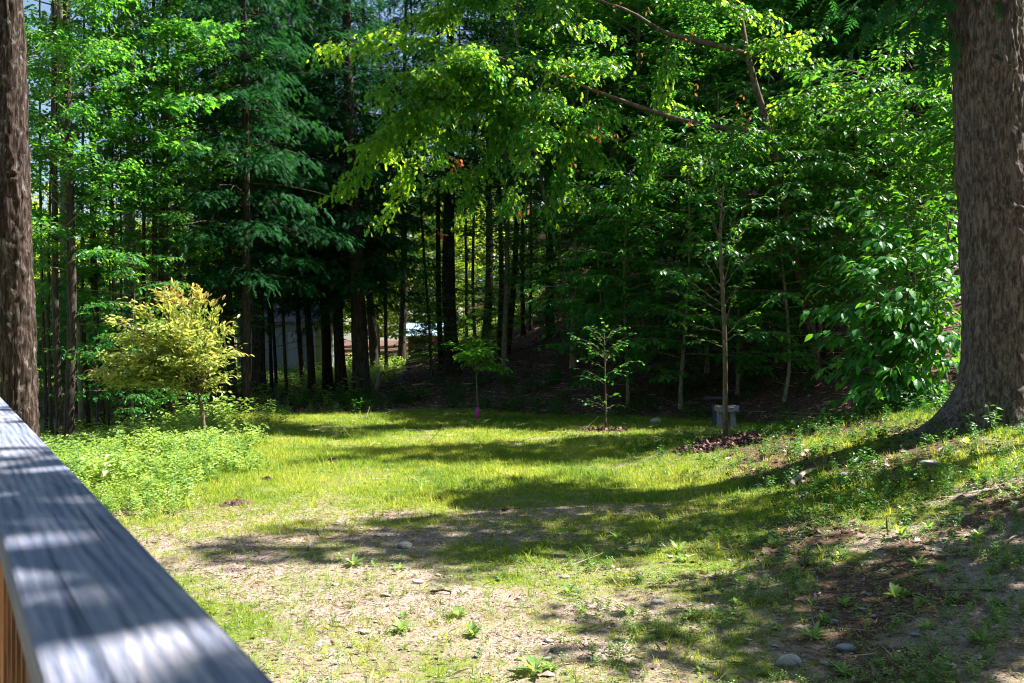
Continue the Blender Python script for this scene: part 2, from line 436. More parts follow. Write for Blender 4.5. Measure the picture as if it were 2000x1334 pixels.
# ------------------------------------------------------------------ crowns
def curve_limb(p0, az, L, elev, droop, n=7, wob=.12, r=rng):
    s = np.linspace(0, 1, n)
    a = az + np.cumsum(r.normal(0, wob, n)) * .6; a[0] = az
    h = np.cumsum(np.concatenate([[0], np.full(n - 1, L / (n - 1))]))
    st = L / (n - 1)
    x = np.concatenate([[0], np.cumsum(np.cos(a[:-1]) * st)]); y = np.concatenate([[0], np.cumsum(np.sin(a[:-1]) * st)])
    z = h * math.tan(elev) - droop * L * s ** 2 + np.cumsum(r.normal(0, wob * .05 * L, n)) * (s > 0) * .6
    return np.stack([x, y, z], -1) + p0

def foliage(limbs, T, r=rng, tw_dens=3.2, tw_len=.38, tw_min=.25, leaf_dens=9, size=.12, s0=.22, flat=.35, droop=.25, jit=.07, ang=(35, 75), side=55, lrnd=0.0, rise=.05, wide=1.0, wood=True, wood_r=.006):
    """twigs along the limbs and leaves along the twigs; returns arrays of leaf frames and the twig mesh"""
    TO, TD, TL = [], [], []
    for P in limbs:
        seg = np.linalg.norm(np.diff(P, axis=0), axis=1); L = seg.sum()
        n = max(2, int(L * tw_dens)); s = np.sort(r.uniform(s0, 1.0, n)); s[-1] = 1.0
        cum = np.concatenate([[0], np.cumsum(seg)]) / L
        o = np.stack([np.interp(s, cum, P[:, k]) for k in range(3)], -1)
        k = np.clip(np.searchsorted(cum, s) - 1, 0, len(seg) - 1)
        d = unit(np.diff(P, axis=0))[k]
        a = np.radians(r.uniform(*ang, n)) * np.where(np.arange(n) % 2 == 0, 1, -1); a[-1] = 0
        dx = d[:, 0] * np.cos(a) - d[:, 1] * np.sin(a); dy = d[:, 0] * np.sin(a) + d[:, 1] * np.cos(a)
        dz = d[:, 2] * .5 + r.normal(rise, .18, n)
        TO.append(o); TD.append(unit(np.stack([dx, dy, dz], -1)))
        TL.append(tw_min + tw_len * L * (1.12 - s) * r.uniform(.6, 1.2, n) * .6)
    TO = np.concatenate(TO); TD = np.concatenate(TD); TL = np.concatenate(TL)
    nl = np.maximum(2, (TL * leaf_dens).astype(int)); idx = np.repeat(np.arange(len(TO)), nl)
    start = np.repeat(np.cumsum(nl) - nl, nl); k = np.arange(len(idx)) - start
    t = (k + .5 + r.uniform(-.3, .3, len(idx))) / nl[idx]
    pos = TO[idx] + TD[idx] * (t * TL[idx])[:, None]
    pos[:, 2] -= droop * TL[idx] * t ** 2
    pos += r.normal(0, jit, pos.shape) * np.array([1, 1, .6])
    sgn = np.where(k % 2 == 0, 1, -1) * np.radians(side) * r.uniform(.5, 1.3, len(idx))
    d = TD[idx]
    ld = np.stack([d[:, 0] * np.cos(sgn) - d[:, 1] * np.sin(sgn), d[:, 0] * np.sin(sgn) + d[:, 1] * np.cos(sgn), d[:, 2] - droop * 1.2 * t - r.uniform(0, .45, len(idx))], -1)
    nr = np.array([0, 0, 1.]) + r.normal(0, flat, (len(idx), 3))
    sc = size * r.uniform(.7, 1.2, len(idx))
    rn = np.clip(r.normal(.45, .2, len(idx)) + lrnd * (t - .5) + np.repeat(r.normal(0, .12, len(TO)), nl), 0, 1)
    W = sticks(TO, TD - np.array([0, 0, .5 * droop]), TL * .92, wood_r) if wood else None
    return dict(pos=pos, d=ld, n=nr, s=sc, r=rn, wood=W, T=T, wide=wide)

def crown_geo(f, keep=None):
    k = slice(None) if keep is None else keep
    V, F, nv = scatter(f['T'], f['pos'][k], f['d'][k], f['n'][k], f['s'][k], f['wide'])
    g = Geo(); g.add(V, F, np.repeat(f['r'][k], nv)); return g

def crown_limbs(r, H, zb, R, n, prof, elev=(.1, .5), droop=.15, wob=.12, lean=0):
    out = []
    for i in range(n):
        u = (i + r.uniform(0, 1)) / n
        z = zb + (H - zb) * u
        L = R * prof(u) * r.uniform(.7, 1.15)
        out.append(curve_limb((0, 0, z), i * 2.39996 + r.uniform(-.4, .4), max(L, .3), r.uniform(*elev), droop, 7, wob, r))
    return out

def limb_mesh(g, limbs, r0, sides=5):
    for P in limbs:
        L = np.linalg.norm(P[-1] - P[0]); rr = r0 * (.35 + .12 * L)
        V, F = tube(P, np.linspace(rr, rr * .2, len(P)), sides); g.add(V, F)

def trunk_geo(H, r, seed, sides=12, flare=.5, bend=.12, top=.25, n=26):
    q = np.random.default_rng(seed); s = np.linspace(0, 1, n) ** 1.25
    z = s * (H + .4) - .4
    x = bend * np.sin(s * 5 + q.uniform(0, 6)) * (s > 0) ; y = bend * np.sin(s * 4 + q.uniform(0, 6))
    x = (x - x[0]) * sstep(0, .2, s); y = (y - y[0]) * sstep(0, .2, s)
    rad = r * (1 - (1 - top) * s) * (1 + flare * np.exp(-np.maximum(z, 0) / (r * 2.0)))
    return tube(np.stack([x, y, z], -1), rad, sides, .07, seed)

HEM, MAP, BEE, FAR = [], [], [], []
def make_proto(lst, kind, seed, H, zb, R, n, prof, lelev, ldroop, leafmat, barkmat, r0, tmpl, limbsize, **kw):
    q = np.random.default_rng(seed)
    limbs = crown_limbs(q, H, zb, R, n, prof, lelev, ldroop)
    f = foliage(limbs, tmpl, q, **kw)
    cm = crown_geo(f).mesh(kind + "_crown", M[leafmat])
    g = Geo(); limb_mesh(g, limbs, limbsize)
    if f['wood'] is not None: g.add(*f['wood'])
    bm = g.mesh(kind + "_branches", M[barkmat], True)
    tg = Geo(); tg.add(*trunk_geo(H * .98, r0, seed)); tm = tg.mesh(kind + "_trunk", M[barkmat], True)
    lst.append(dict(trunk=tm, branches=bm, crown=cm, H=H, r0=r0, n=len(f['pos'])))

for s in range(3):      # tall dark hemlocks: near-horizontal drooping boughs with flat sprays
    make_proto(HEM, "hemlock", 100 + s, 19, 3.0 + .5 * s, 3.4, 125, lambda u: (1.05 - .8 * u) * (.62 + .5 * sstep(0, .1, u)), (-.05, .25), .22, 'hemlock', 'darkbark', .2, SPRAY, .035,
               tw_dens=6.4, tw_len=.36, tw_min=.35, leaf_dens=15, size=.215, s0=.12, flat=.32, droop=.3, jit=.09, side=45, wood=False, rise=0)
for s in range(3):      # broadleaf forest trees
    make_proto(MAP, "broadleaf", 200 + s, 16, 3.2, 3.4, 66, lambda u: .35 + .75 * math.sin(math.pi * min(1, u * .9 + .12)), (.1, .6), .12, 'broad', 'greybark', .13, LEAF_LOW, .03,
               tw_dens=5, tw_len=.33, tw_min=.4, leaf_dens=26, size=.165, s0=.25, flat=.45, droop=.2, jit=.09, wood=False)
for s in range(3):      # the layered saplings under the big trees
    make_proto(BEE, "understory", 300 + s, 6.2, .7, 2.3, 46, lambda u: .45 + .65 * math.sin(math.pi * min(1, u * .85 + .1)), (.05, .4), .18, 'beech', 'greybark', .05, BEECH, .02,
               tw_dens=5.2, tw_len=.36, tw_min=.3, leaf_dens=21, size=.145, s0=.15, flat=.22, droop=.22, jit=.05, rise=0)
for s in range(3):      # pale sunlit trees far behind
    make_proto(FAR, "distant", 400 + s, 15, 1.2, 3.8, 56, lambda u: .4 + .7 * math.sin(math.pi * min(1, u * .9 + .1)), (.1, .6), .12, 'farleaf', 'greybark', .13, LEAF_LOW, .03,
               tw_dens=3.6, tw_len=.33, tw_min=.5, leaf_dens=15, size=.31, s0=.2, flat=.6, droop=.2, jit=.15, wood=False)

def put_tree(P, name, label, cat, x, y, rz=0, sc=1.0, lean=(0, 0), group=None, trunk=None, crown=True, z=None, zs=None):
    z = float(ground(x, y)) if z is None else z
    t = thing(name, label, cat, (x, y, z), 0, group)
    t.rotation_euler = (lean[1], lean[0], rz)
    if zs: t.scale = (sc, sc, zs)
    else: t.scale = (sc, sc, sc)
    link("trunk", trunk if trunk else P['trunk'], t)
    if crown:
        link("branches", P['branches'], t); link("crown", P['crown'], t)
    return t

# ---- hemlock stand behind the lawn: base pixel, trunk width, pixel x at y=450
HT = [ # px, py, w, px450, crown?, label
 (455, 792, 20, 447, 1, "dark hemlock trunk right behind the small plum tree, left of a pair"),
 (482, 802, 20, 478, 1, "dark hemlock trunk nearest the lawn edge right of the small plum tree"),
 (531, 761, 8, 512, 0, "thin dark trunk before the grey clapboard shed, left of a close pair"),
 (540, 757, 7, 524, 0, "thin dark trunk before the grey clapboard shed, right of a close pair"),
 (561, 774, 7, 535, 0, "thin dark trunk standing in front of the shed's right end"),
 (592, 752, 11, 574, 1, "slim dark hemlock leaning left right of the shed"),
 (610, 764, 16, 588, 1, "dark hemlock trunk leaning left over the sunlit grass gap"),
 (640, 762, 22, 624, 1, "stout dark hemlock trunk at the right end of the sunlit grass gap"),
 (667, 764, 24, 655, 1, "dark hemlock trunk squeezed left of the widest brown trunk"),
 (706, 776, 36, 694, 1, "widest hemlock with brown bark at the litter edge behind the lawn"),
 (732, 724, 18, 722, 1, "dark hemlock trunk just behind the widest brown trunk"),
 (755, 722, 8, 750, 0, "thin straight trunk left of the bright gap with the pole pile"),
 (784, 712, 17, 788, 1, "dark hemlock trunk at the left end of the pole pile"),
 (843, 738, 6, 828, 0, "slender dark stem in front of the blue roofed cabin"),
 (862, 722, 12, 858, 0, "narrow dark trunk touching the right end of the blue roofed cabin"),
 (884, 730, 31, 880, 1, "massive black hemlock trunk behind the staked sapling's crown"),
 (911, 664, 8, 907, 0, "slim trunk just right of the massive black hemlock"),
 (927, 662, 7, 926, 0, "thin trunk above the staked sapling with the magenta guard"),
 (950, 656, 18, 954, 1, "straight dark trunk up the slope right of the staked sapling"),
 (976, 692, 12, 974, 0, "upright dark trunk, left one of a V-shaped pair"),
 (990, 692, 14, 1008, 0, "dark trunk leaning right, right one of a V-shaped pair"),
 (1023, 654, 11, 1022, 0, "brownish slim trunk between the V-shaped pair and the pale leaning stem"),
 (1036, 646, 7, 1034, 0, "thin trunk left of the pale leaning stem"),
 (1075, 656, 19, 1068, 1, "dark trunk directly behind the pale leaning stem"),
 (1166, 648, 25, 1160, 1, "broad dark hemlock trunk right of the pale leaning stem"),
 (1198, 646, 18, 1200, 1, "dark hemlock trunk at the left side of the layered green saplings"),
]
for k, (px, py, w, p4, cr, lab) in enumerate(HT):
    x, y, z = hit(px, py)
    r = w / 2 / FPX * y
    H = rng.uniform(16, 20)
    zt = CAM_Z - (450 - 660) / FPX * y
    lean = math.atan(((p4 - px) / FPX * y) / (zt - z))
    g = Geo(); g.add(*trunk_geo(H, r / 1.05, 500 + k, flare=.35, bend=.06 + .05 * rng.random()))
    P = HEM[k % 3]
    t = put_tree(P, "hemlock_tree", lab, "tree", x, y, 0, 1, (lean, 0), None, g.mesh("trunk", M['darkbark'], True), crown=False, z=z)
    q = np.random.default_rng(700 + k)
    dead = [curve_limb((0, 0, q.uniform(1.5, 7)), q.uniform(0, 6.28), q.uniform(.5, 1.8), q.uniform(-.3, .2), .1, 5, .15, q) for _ in range(16)]
    dg = Geo()
    for Pp in dead:
        dg.add(*tube(Pp, np.linspace(.014, .003, len(Pp)), 4))
    b = link("dead_branches", dg.mesh("dead_branches", M['twig'], True), t, kind="stuff")
    if cr or k % 3 == 0:
        s = rng.uniform(.85, 1.05) if cr else rng.uniform(.5, .6)
        s *= .62 if px < 470 else 1
        for nm_, key in (("branches", 'branches'), ("crown", 'crown')):
            o = link(nm_, P[key], t); o.scale = (s, s, H / 19.5); o.rotation_euler = (0, 0, rng.uniform(0, 6.28)); o.location = (0, 0, 3.2 if px > 745 else 0)

# ---- left-hand trunks
LT = [
 (90, 842, 7, 84, "darkbark", 0, "thin dark trunk nearest the big furrowed trunk"),
 (101, 846, 7, 97, "darkbark", 0, "thin dark trunk between the big furrowed trunk and the dark double trunk"),
 (118, 862, 15, 112, "darkbark", 1, "left stem of the dark double trunk behind the deck rail"),
 (134, 868, 20, 132, "darkbark", 1, "right stem of the dark double trunk behind the deck rail"),
 (173, 832, 7, 168, "darkbark", 0, "thin stem hugging the pale maple's right side"),
 (197, 836, 16, 190, "darkbark", 1, "dark spotted trunk between the pale maple and the plum tree"),
 (213, 838, 4, 207, "darkbark", 0, "thinnest upright stem left of the plum tree"),
 (241, 842, 10, 222, "darkbark", 0, "dark slanting trunk just left of the plum tree's crown foot"),
 (247, 832, 5, 236, "darkbark", 0, "thin slanting stem beside the dark slanting trunk"),
 (285, 822, 9, 280, "darkbark", 0, "narrow trunk behind the plum tree's left boughs"),
 (308, 822, 14, 302, "darkbark", 1, "dark trunk behind the middle of the plum tree"),
 (330, 818, 24, 325, "darkbark", 1, "broad dark trunk behind the plum tree's crown"),
 (358, 812, 15, 352, "darkbark", 0, "dark trunk just left of the plum tree's stem"),
 (430, 800, 12, 424, "darkbark", 0, "dark trunk right of the plum tree's stem"),
]
for k, (px, py, w, p4, bk, cr, lab) in enumerate(LT):
    x, y, z = hit(px, py)
    r = w / 2 / FPX * y; H = rng.uniform(14, 18)
    lean = math.atan(((p4 - px) / FPX * y) / (CAM_Z + 210 / FPX * y - z))
    g = Geo(); g.add(*trunk_geo(H, r, 560 + k, flare=.25, bend=.08))
    t = put_tree(None, "forest_tree", lab, "tree", x, y, 0, 1, (lean, 0), None, g.mesh("trunk", M[bk], True), crown=False, z=z)
    if cr:
        P = MAP[k % 3]; s = .6
        for key in ('branches', 'crown'):
            o = link(key, P[key], t); o.scale = (s, s, H / 19.5); o.location = (0, 0, 1.0); o.rotation_euler = (0, 0, k * 1.3)

def hemlock_at(px, d, lab, s=1.0, name="hemlock_tree", P=None, group=None, lean=0):
    x = (px - 1000) / FPX * d
    P = P or HEM[int(px) % 3]
    return put_tree(P, name, lab, "tree", x, d, rng.uniform(0, 6.28), s, (lean, 0), group)

for px, d, s, lab in ((405, 34, .9, "dark hemlock filling the gap above the plum tree"), 
                      
                      (1420, 44, 1.15, "dark hemlock high on the slope behind the leaning oak"), (1570, 38, 1.0, "dark hemlock right of the leaning oak"),
                      (1690, 33, 1.0, "dark hemlock high between the leaning oak and the large leaved shrub"), (1790, 28.5, .95, "dark hemlock high above the large leaved shrub"), (1700, 34, 1.1, "dark hemlock behind the shrub, far up the slope"), (1830, 34, 1.0, "dark hemlock just left of the great pine trunk"),
                      (1900, 36, 1.1, "dark hemlock mostly hidden by the great pine trunk"), 
                      (505, 31.5, 1.05, "tall hemlock behind the small plum tree's right side")):
    hemlock_at(px, d, lab, s)

for px, d, sc_, lab in ((985, 33, .8, "green broadleaf tree above the V-shaped pair of trunks"), (1120, 31, .8, "broadleaf tree whose leaves fill the space under the oak's upper limb"), (1250, 30, .85, "broadleaf tree behind the middle of the oak's long limbs"),
                        (1375, 31, .85, "broadleaf tree just left of the leaning oak's fork"), (1530, 32, .9, "broadleaf tree right behind the leaning oak's stem")):
    x = (px - 1000) / FPX * d
    put_tree(MAP[px % 3], "broadleaf_tree", lab, "tree", x, d, px * .37, sc_)

LMK = [(40, "the big furrowed trunk"), (130, "the dark double trunk"), (240, "the plum tree's left boughs"), (390, "the plum tree"), (520, "the thin trunk pair"), (600, "the grey shed"), (706, "the widest brown trunk"), (800, "the blue roofed cabin"), (884, "the massive black hemlock"),
       (980, "the V-shaped trunk pair"), (1090, "the pale leaning stem"), (1183, "the thin mulched sapling"), (1300, "the stretch left of the feathery tree"), (1417, "the straight young tree"), (1560, "the leaning oak's foot"), (1700, "the large leaved shrub"), (1840, "the shrub's right side"), (1960, "the great pine trunk")]
def spot(x, y):
    px = 1000 + x / y * FPX
    if px < -20: return "outside the left edge of the photo"
    if px > 2020: return "outside the right edge of the photo"
    return "behind " + min(LMK, key=lambda a: abs(a[0] - px))[1]
def depth_word(d): return "nearest row" if d < 40 else "second row" if d < 55 else "third row" if d < 75 else "farthest row"

# ---- distant trees: hillside and the sunlit wood beyond
pts = []
q = np.random.default_rng(5)
while len(pts) < 130:
    d = 31 + 75 * q.random() ** 1.15; px = q.uniform(-150, 2150); x = (px - 1000) / FPX * d
    if -26 < x < 13 and (20 if x < 2 else 38.5) < d < 53: continue
    if d < 60 and x / d < -.30 and q.random() < .5: continue
    if -2 < x < 2 and d < 38: continue
    if x <= -6 and d < 30: continue
    if 1 < x < 16 and 53 < d < 78 and q.random() < .6: continue
    if any((x - a) ** 2 + (d - b) ** 2 < (4.2 if x < 14 and d > 53 else 2.7) ** 2 for a, b in pts): continue
    pts.append((x, d))
for x, d in pts:
    if x > 5:
        pick = HEM[q.integers(3)] if q.random() < .3 else MAP[q.integers(3)]
        lab, gr = ("tree of the shaded wood on the slope behind the lawn", "trees on the shaded hillside")
    else:
        pick = FAR[q.integers(3)] if (q.random() < .8 or d > 50) else MAP[q.integers(3)]
        lab, gr = ("sunlit yellow green tree far behind the hemlock stand", "sunlit trees beyond the hemlock stand")
    s = q.uniform(.85, 1.25)
    if x < 0 and x / d < -.28: s *= .66
    elif x < 8 and d > 53: s *= .72          # the sky shows above the wood on the left
    put_tree(pick, "forest_tree", ("shaded" if x > 5 else "sunlit") + (" dark hemlock " if pick in HEM else " green tree ") + "in the " + depth_word(d) + " " + spot(x, d), "tree", x, d, q.uniform(0, 6.28), s, group=gr)

# ---- layered understory saplings on the slope
US = [(1225, 25.5, 1.0), (1330, 25, 1.12), (1440, 25.5, 1.15), (1530, 24, 1.0), (1380, 28, 1.3), (1180, 29, .8), (1590, 26, 1.2), (1500, 29, 1.35), (1260, 30, 1.3),
      (1680, 25, 1.2), (1780, 24, 1.2), (1640, 30, 1.4), (1850, 22, 1.1), (1100, 33, .9), (1745, 29, 1.4)]
UL = ["layered green sapling left of the young feathery tree", "bright layered sapling behind the young feathery tree's left boughs", "tall layered sapling directly behind the young feathery tree",
      "layered sapling hanging low over the stone bench's right side", "larger layered sapling rising behind the young feathery tree", "small layered sapling between the broad hemlock and the layered green mass",
      "layered sapling below the leaning oak's foot", "tall layered sapling above the leaning oak's foot", "layered sapling under the oak's long limb",
      "dark layered sapling left of the large leaved shrub", "dark layered sapling behind the large leaved shrub", "tall dark layered sapling behind the oak's foot and shrub",
      "layered sapling beside the great pine trunk's left edge", "little sapling above the pale leaning stem's foot", "tall layered sapling behind the shrub's top"]
for k, ((px, d, s), lab) in enumerate(zip(US, UL)):
    x = (px - 1000) / FPX * d
    put_tree(BEE[k % 3], "understory_sapling", lab, "sapling", x, d, rng.uniform(0, 6.28), s)
q = np.random.default_rng(8)
n = 0
while n < 12:
    d = q.uniform(33, 62); px = q.uniform(760, 1200); x = (px - 1000) / FPX * d
    put_tree(BEE[n % 3], "understory_sapling", "low leafy sapling on the middle slope " + spot(x, d) + (", lower down" if d < 46 else ", higher up"), "sapling", x, d, q.uniform(0, 6.28), q.uniform(.35, .7), group="saplings between the trunks on the middle slope"); n += 1
n = 0
while n < 16:
    d = q.uniform(24, 38); px = q.uniform(60, 440); x = (px - 1000) / FPX * d
    put_tree(BEE[n % 3], "understory_sapling", "low sapling in the left wood " + spot(x, d) + (", near the lawn" if d < 30 else ", deeper in"), "sapling", x, d, q.uniform(0, 6.28), q.uniform(.4, .75), group="saplings in the wood on the left"); n += 1

# ------------------------------------------------------------------ trees made to measure
def tree_from(name, label, cat, base, trunkpts, rads, limbs, f, leafmat, barkmat, limb_r, tree_parts=300, leaf_far=None, extra=None, sides=14):
    t = thing(name, label, cat, base)
    b = np.array(base)
    g = Geo(); g.add(*tube(np.asarray(trunkpts) - b, rads, sides, .06, 3)); link("trunk", g.mesh("trunk", M[barkmat], True), t)
    g = Geo()
    for P, r0 in zip(limbs, limb_r):
        g.add(*tube(P - b, np.linspace(r0, r0 * .18, len(P)), 7))
    g.add(f['wood'][0] - b, f['wood'][1]) if f['wood'] is not None else None
    link("branches", g.mesh("branches", M[barkmat], True), t)
    # the leaves that show largest are single leaf parts, the rest one crown
    pos = f['pos']; px = 1000 + pos[:, 0] / pos[:, 1] * FPX; py = 660 - (pos[:, 2] - CAM_Z) / pos[:, 1] * FPX
    show = f['s'] / pos[:, 1] * ((px > 5) & (px < 1995) & (py > 5) & (py < 1330)) * (.5 + .5 * np.abs(unit(f['n'])[:, 1]))
    single = np.argsort(-show)[:tree_parts] if tree_parts else np.array([], int)
    keep = np.ones(len(pos), bool); keep[single] = False
    fc = dict(f); fc['pos'] = pos - b
    c = link("crown", crown_geo(fc, keep).mesh("crown", M[leafmat]), t)
    if tree_parts:
        TV, TF = f['T']; ms = []
        for k in range(4):
            gg = Geo(); gg.add(TV * np.array([1, f['wide'], 1]), TF, .2 + .2 * k); ms.append(gg.mesh("leaf", M[leafmat]))
        for i in single:
            d = unit(f['d'][i]); bb = unit(np.cross(f['n'][i], d)); nn = np.cross(d, bb)
            m4 = Matrix(((d[0], bb[0], nn[0], 0), (d[1], bb[1], nn[1], 0), (d[2], bb[2], nn[2], 0), (0, 0, 0, 1)))
            o = link("leaf", ms[min(3, int(f['r'][i] * 4))], t)
            o.matrix_basis = Matrix.Translation(Vector(pos[i] - b)) @ m4 @ Matrix.Scale(float(f['s'][i]), 4)
    return t

def P3(px, py, d): return np.array(ray(px, py, d))
def smooth(pts, n=14):
    pts = np.asarray(pts, float); s = np.linspace(0, len(pts) - 1, n); k = np.arange(len(pts))
    o = np.stack([np.interp(s, k, pts[:, c]) for c in range(3)], -1)
    o[1:-1] = (o[:-2] + 2 * o[1:-1] + o[2:]) / 4; return o
def arch(a, b, r, sag=.12, n=9, wob=.05):
    a = np.array(a); b = np.array(b); s = np.linspace(0, 1, n)[:, None]; L = np.linalg.norm(b - a)
    p = a + (b - a) * s; p[:, 2] += (np.sin(s[:, 0] * math.pi) * sag * L)
    p[1:-1] += r.normal(0, wob * L * .3, (n - 2, 3)); return p
def near_pt(tr, z):
    k = np.argmin(np.abs(np.asarray(tr)[:, 2] - z)); return np.asarray(tr)[k]

# the leaning oak
q = np.random.default_rng(21)
ox, oy, oz = hit(1602, 745)
D = oy
tr = smooth([(ox, oy, oz - .3), P3(1585, 640, D), P3(1545, 470, D), P3(1530, 390, D), P3(1510, 300, D), P3(1490, 215, D), P3(1475, 170, D), P3(1455, 90, D), P3(1440, 0, D), P3(1425, -100, D), P3(1400, -250, D - .5), P3(1370, -420, D - 1)], 34)
oak_dir = [(640, 95, D - 2), (690, 285, D - 2), (655, 375, D - 1.5), (745, 430, D), (820, 345, D - 2), (905, 415, D - 1), (1000, 395, D - 2.5), (1000, 260, D - 1.5), (1075, 420, D - .5), (800, 215, D - 2), (760, 60, D - 1),
           (870, -20, D - 2), (1150, 300, D - 1), (1250, 395, D), (720, -70, D - 1), (930, 130, D - 2), (1080, 60, D - 2), (1600, 60, D - 1), (1680, 190, D), (1560, 330, D - 1), (1350, 330, D - 1.5),
           (860, 120, D - 3), (730, 180, D - 2), (1180, 130, D - 3), (1300, -40, D - 2), (1010, -90, D - 1), (1500, -120, D + 1), (1250, -200, D + 2), (1100, -220, D - 1), (1000, -330, D + 1), (1350, -330, D + 3), (860, -180, D), (1580, -260, D)]
limbs, lr = [], []
L1 = smooth([P3(1456, 105, D), P3(1390, 86, D - .1), P3(1310, 70, D - .3), P3(1275, 52, D - .4), P3(1225, 18, D - .6), P3(1080, -25, D - 1.2), P3(900, -30, D - 2)], 16)
L2 = smooth([P3(1500, 262, D), P3(1445, 256, D - .1), P3(1340, 238, D - .4), P3(1260, 214, D - .7), P3(1190, 188, D - 1), P3(1130, 166, D - 1.2), P3(1080, 145, D - 1.5), P3(1010, 112, D - 1.8), P3(900, 105, D - 2.2)], 18)
limbs += [L1, L2]; lr += [.085, .08]
for k, (a, b_, c_) in enumerate(oak_dir):
    e = P3(a, b_, c_)
    src = (L2 if (b_ > 60 and a < 1250) else L1) if a < 1300 and b_ > -100 else tr[6:]
    cand = np.asarray(src); dd = np.linalg.norm(cand - e, axis=1); i0 = np.argsort(dd)[min(len(dd) - 1, q.integers(0, 4))]
    limbs.append(arch(cand[i0], e, q, q.uniform(.02, .14), 9, .07)); lr.append(.028)
limb2 = []
for Pm in limbs[2:]:
    for s in (.35, .6, .8):
        p = Pm[int(s * 8)]; az = q.uniform(0, 6.28); limb2.append(curve_limb(p, az, q.uniform(.6, 1.4), q.uniform(-.25, .3), .15, 6, .15, q))
allL = limbs + limb2; alr = lr + [.012] * len(limb2)
f = foliage(limbs[2:] + limb2, OAK, q, tw_dens=8.5, tw_len=.16, tw_min=.32, leaf_dens=42, size=.132, s0=.08, flat=.65, droop=.5, jit=.10, side=65, rise=0, wide=1.1, wood_r=.004)
f['r'] = np.clip(f['r'] + .25 * sstep(1, -4, f['pos'][:, 0]), 0, 1)  # yellower towards the left: sun through the leaves put into their colour
oak = tree_from("oak_tree", "pale barked oak leaning left on the slope, long sunlit limbs over the lawn", "tree", (ox, oy, oz), tr, np.linspace(.10, .06, 34), allL, f, 'oak', 'oakbark', alr, 300)
dl = []
for px, py in ((887, 312), (893, 318), (1165, 160), (1175, 172), (1160, 245), (1168, 262), (1200, 268), (1352, 238), (1362, 170), (1445, 190), (1460, 228), (1270, 20), (1205, 10), (1115, 155), (1345, 70), (1012, 410), (1020, 418), (1030, 405), (1250, 110), (860, 455), (1115, 315), (1140, 258)):
    for k in range(9 if px < 900 else 4):
        dl.append(P3(px + q.uniform(-9, 9), py + q.uniform(-8, 12), D - 3))
dl = np.array(dl); V, F, nv = scatter(LEAF, dl - np.array([ox, oy, oz]), np.array([0, 0, -1.]) + q.normal(0, .5, dl.shape), q.normal(0, 1, dl.shape), q.uniform(.07, .13, len(dl)))
g = Geo(); g.add(V, F, np.repeat(q.random(len(dl)), nv)); link("dead_leaves", g.mesh("dead_leaves", M['deadleaf']), oak, kind="stuff", label="rusty orange withered leaf clusters")

# pale leaning stem in the middle
q = np.random.default_rng(22)
bx, by, bz = hit(1141, 708)
tr = smooth([(bx, by, bz - .2), P3(1133, 652, by), P3(1116, 585, by), P3(1098, 515, by), P3(1080, 450, by), P3(1064, 380, by), P3(1048, 310, by), P3(1025, 180, by - .5), P3(1000, 20, by - 1)], 22)
limbs = [arch(tr[k], tr[k] + np.array([q.uniform(-1.8, 1.5), q.uniform(-1.2, 1), q.uniform(.1, .9)]), q) for k in range(10, 22)]
f = foliage(limbs, LEAF, q, tw_dens=4, leaf_dens=12, size=.11, flat=.3)
tree_from("leaning_tree", "pale slender stem leaning left behind the small mulched sapling", "tree", (bx, by, bz), tr, np.linspace(.10, .04, 22), limbs, f, 'broad', 'greybark', [.02] * 12, 0)

# pale maple on the left
q = np.random.default_rng(23)
bx, by, bz = hit(160, 834)
D = by
tr = smooth([(bx, by, bz - .2), P3(157, 740, D), P3(155, 650, D), P3(143, 560, D), P3(131, 440, D), P3(125, 320, D), P3(116, 230, D), P3(108, 150, D), P3(104, 0, D), P3(100, -200, D), P3(92, -420, D)], 30)
tg = [(60, 480, -1.5), (55, 610, -1), (205, 590, -1), (215, 520, -1.4), (60, 350, -1), (205, 370, -1.2), (262, 345, -1.5), (400, 45, -1.5), (440, 55, -2), (425, 190, -1.5), (350, 110, -1), (80, 100, -1), (60, 200, -1.5), (250, 195, -1), (300, 255, -1.5),
      (385, 285, -1), (330, 20, 0), (190, 60, -1), (160, 140, -1.5), (250, 60, -.5), (100, 560, -1.5), (180, 480, -1.5), (70, 20, -1), (420, -60, -1), (150, 250, .5), (300, 160, .5), (90, 290, -.5), (230, 430, .5), (180, 300, 1), (350, 200, -2), (200, -60, -1), (60, 420, .5), (215, 235, -2), (290, 330, -1), (140, 380, -1.5)]
S1 = smooth([P3(135, 440, D), P3(160, 400, D), P3(190, 350, D), P3(214, 300, D), P3(222, 230, D), P3(250, 190, D), P3(270, 120, D), P3(290, 20, D), P3(305, -120, D)], 16)
limbs = [S1]; lr = [.05]
for a, b_, c_ in tg:
    e = P3(a, b_, D + c_); src = np.concatenate([tr[8:], S1[3:]]); dd = np.linalg.norm(src - e - np.array([0, 0, -.6]), axis=1)
    limbs.append(arch(src[np.argsort(dd)[q.integers(0, 3)]], e, q, .05)); lr.append(.016)
f = foliage(limbs[1:], MAPLE, q, tw_dens=8, tw_len=.3, tw_min=.3, leaf_dens=17, size=.165, s0=.25, flat=.45, droop=.3, jit=.07, wide=1.0, wood_r=.003)
tree_from("maple_tree", "pale barked maple with a slightly bent stem behind the deck rail's far end", "tree", (bx, by, bz), tr, np.linspace(.075, .045, 30), limbs, f, 'broad', 'greybark', lr, 300)

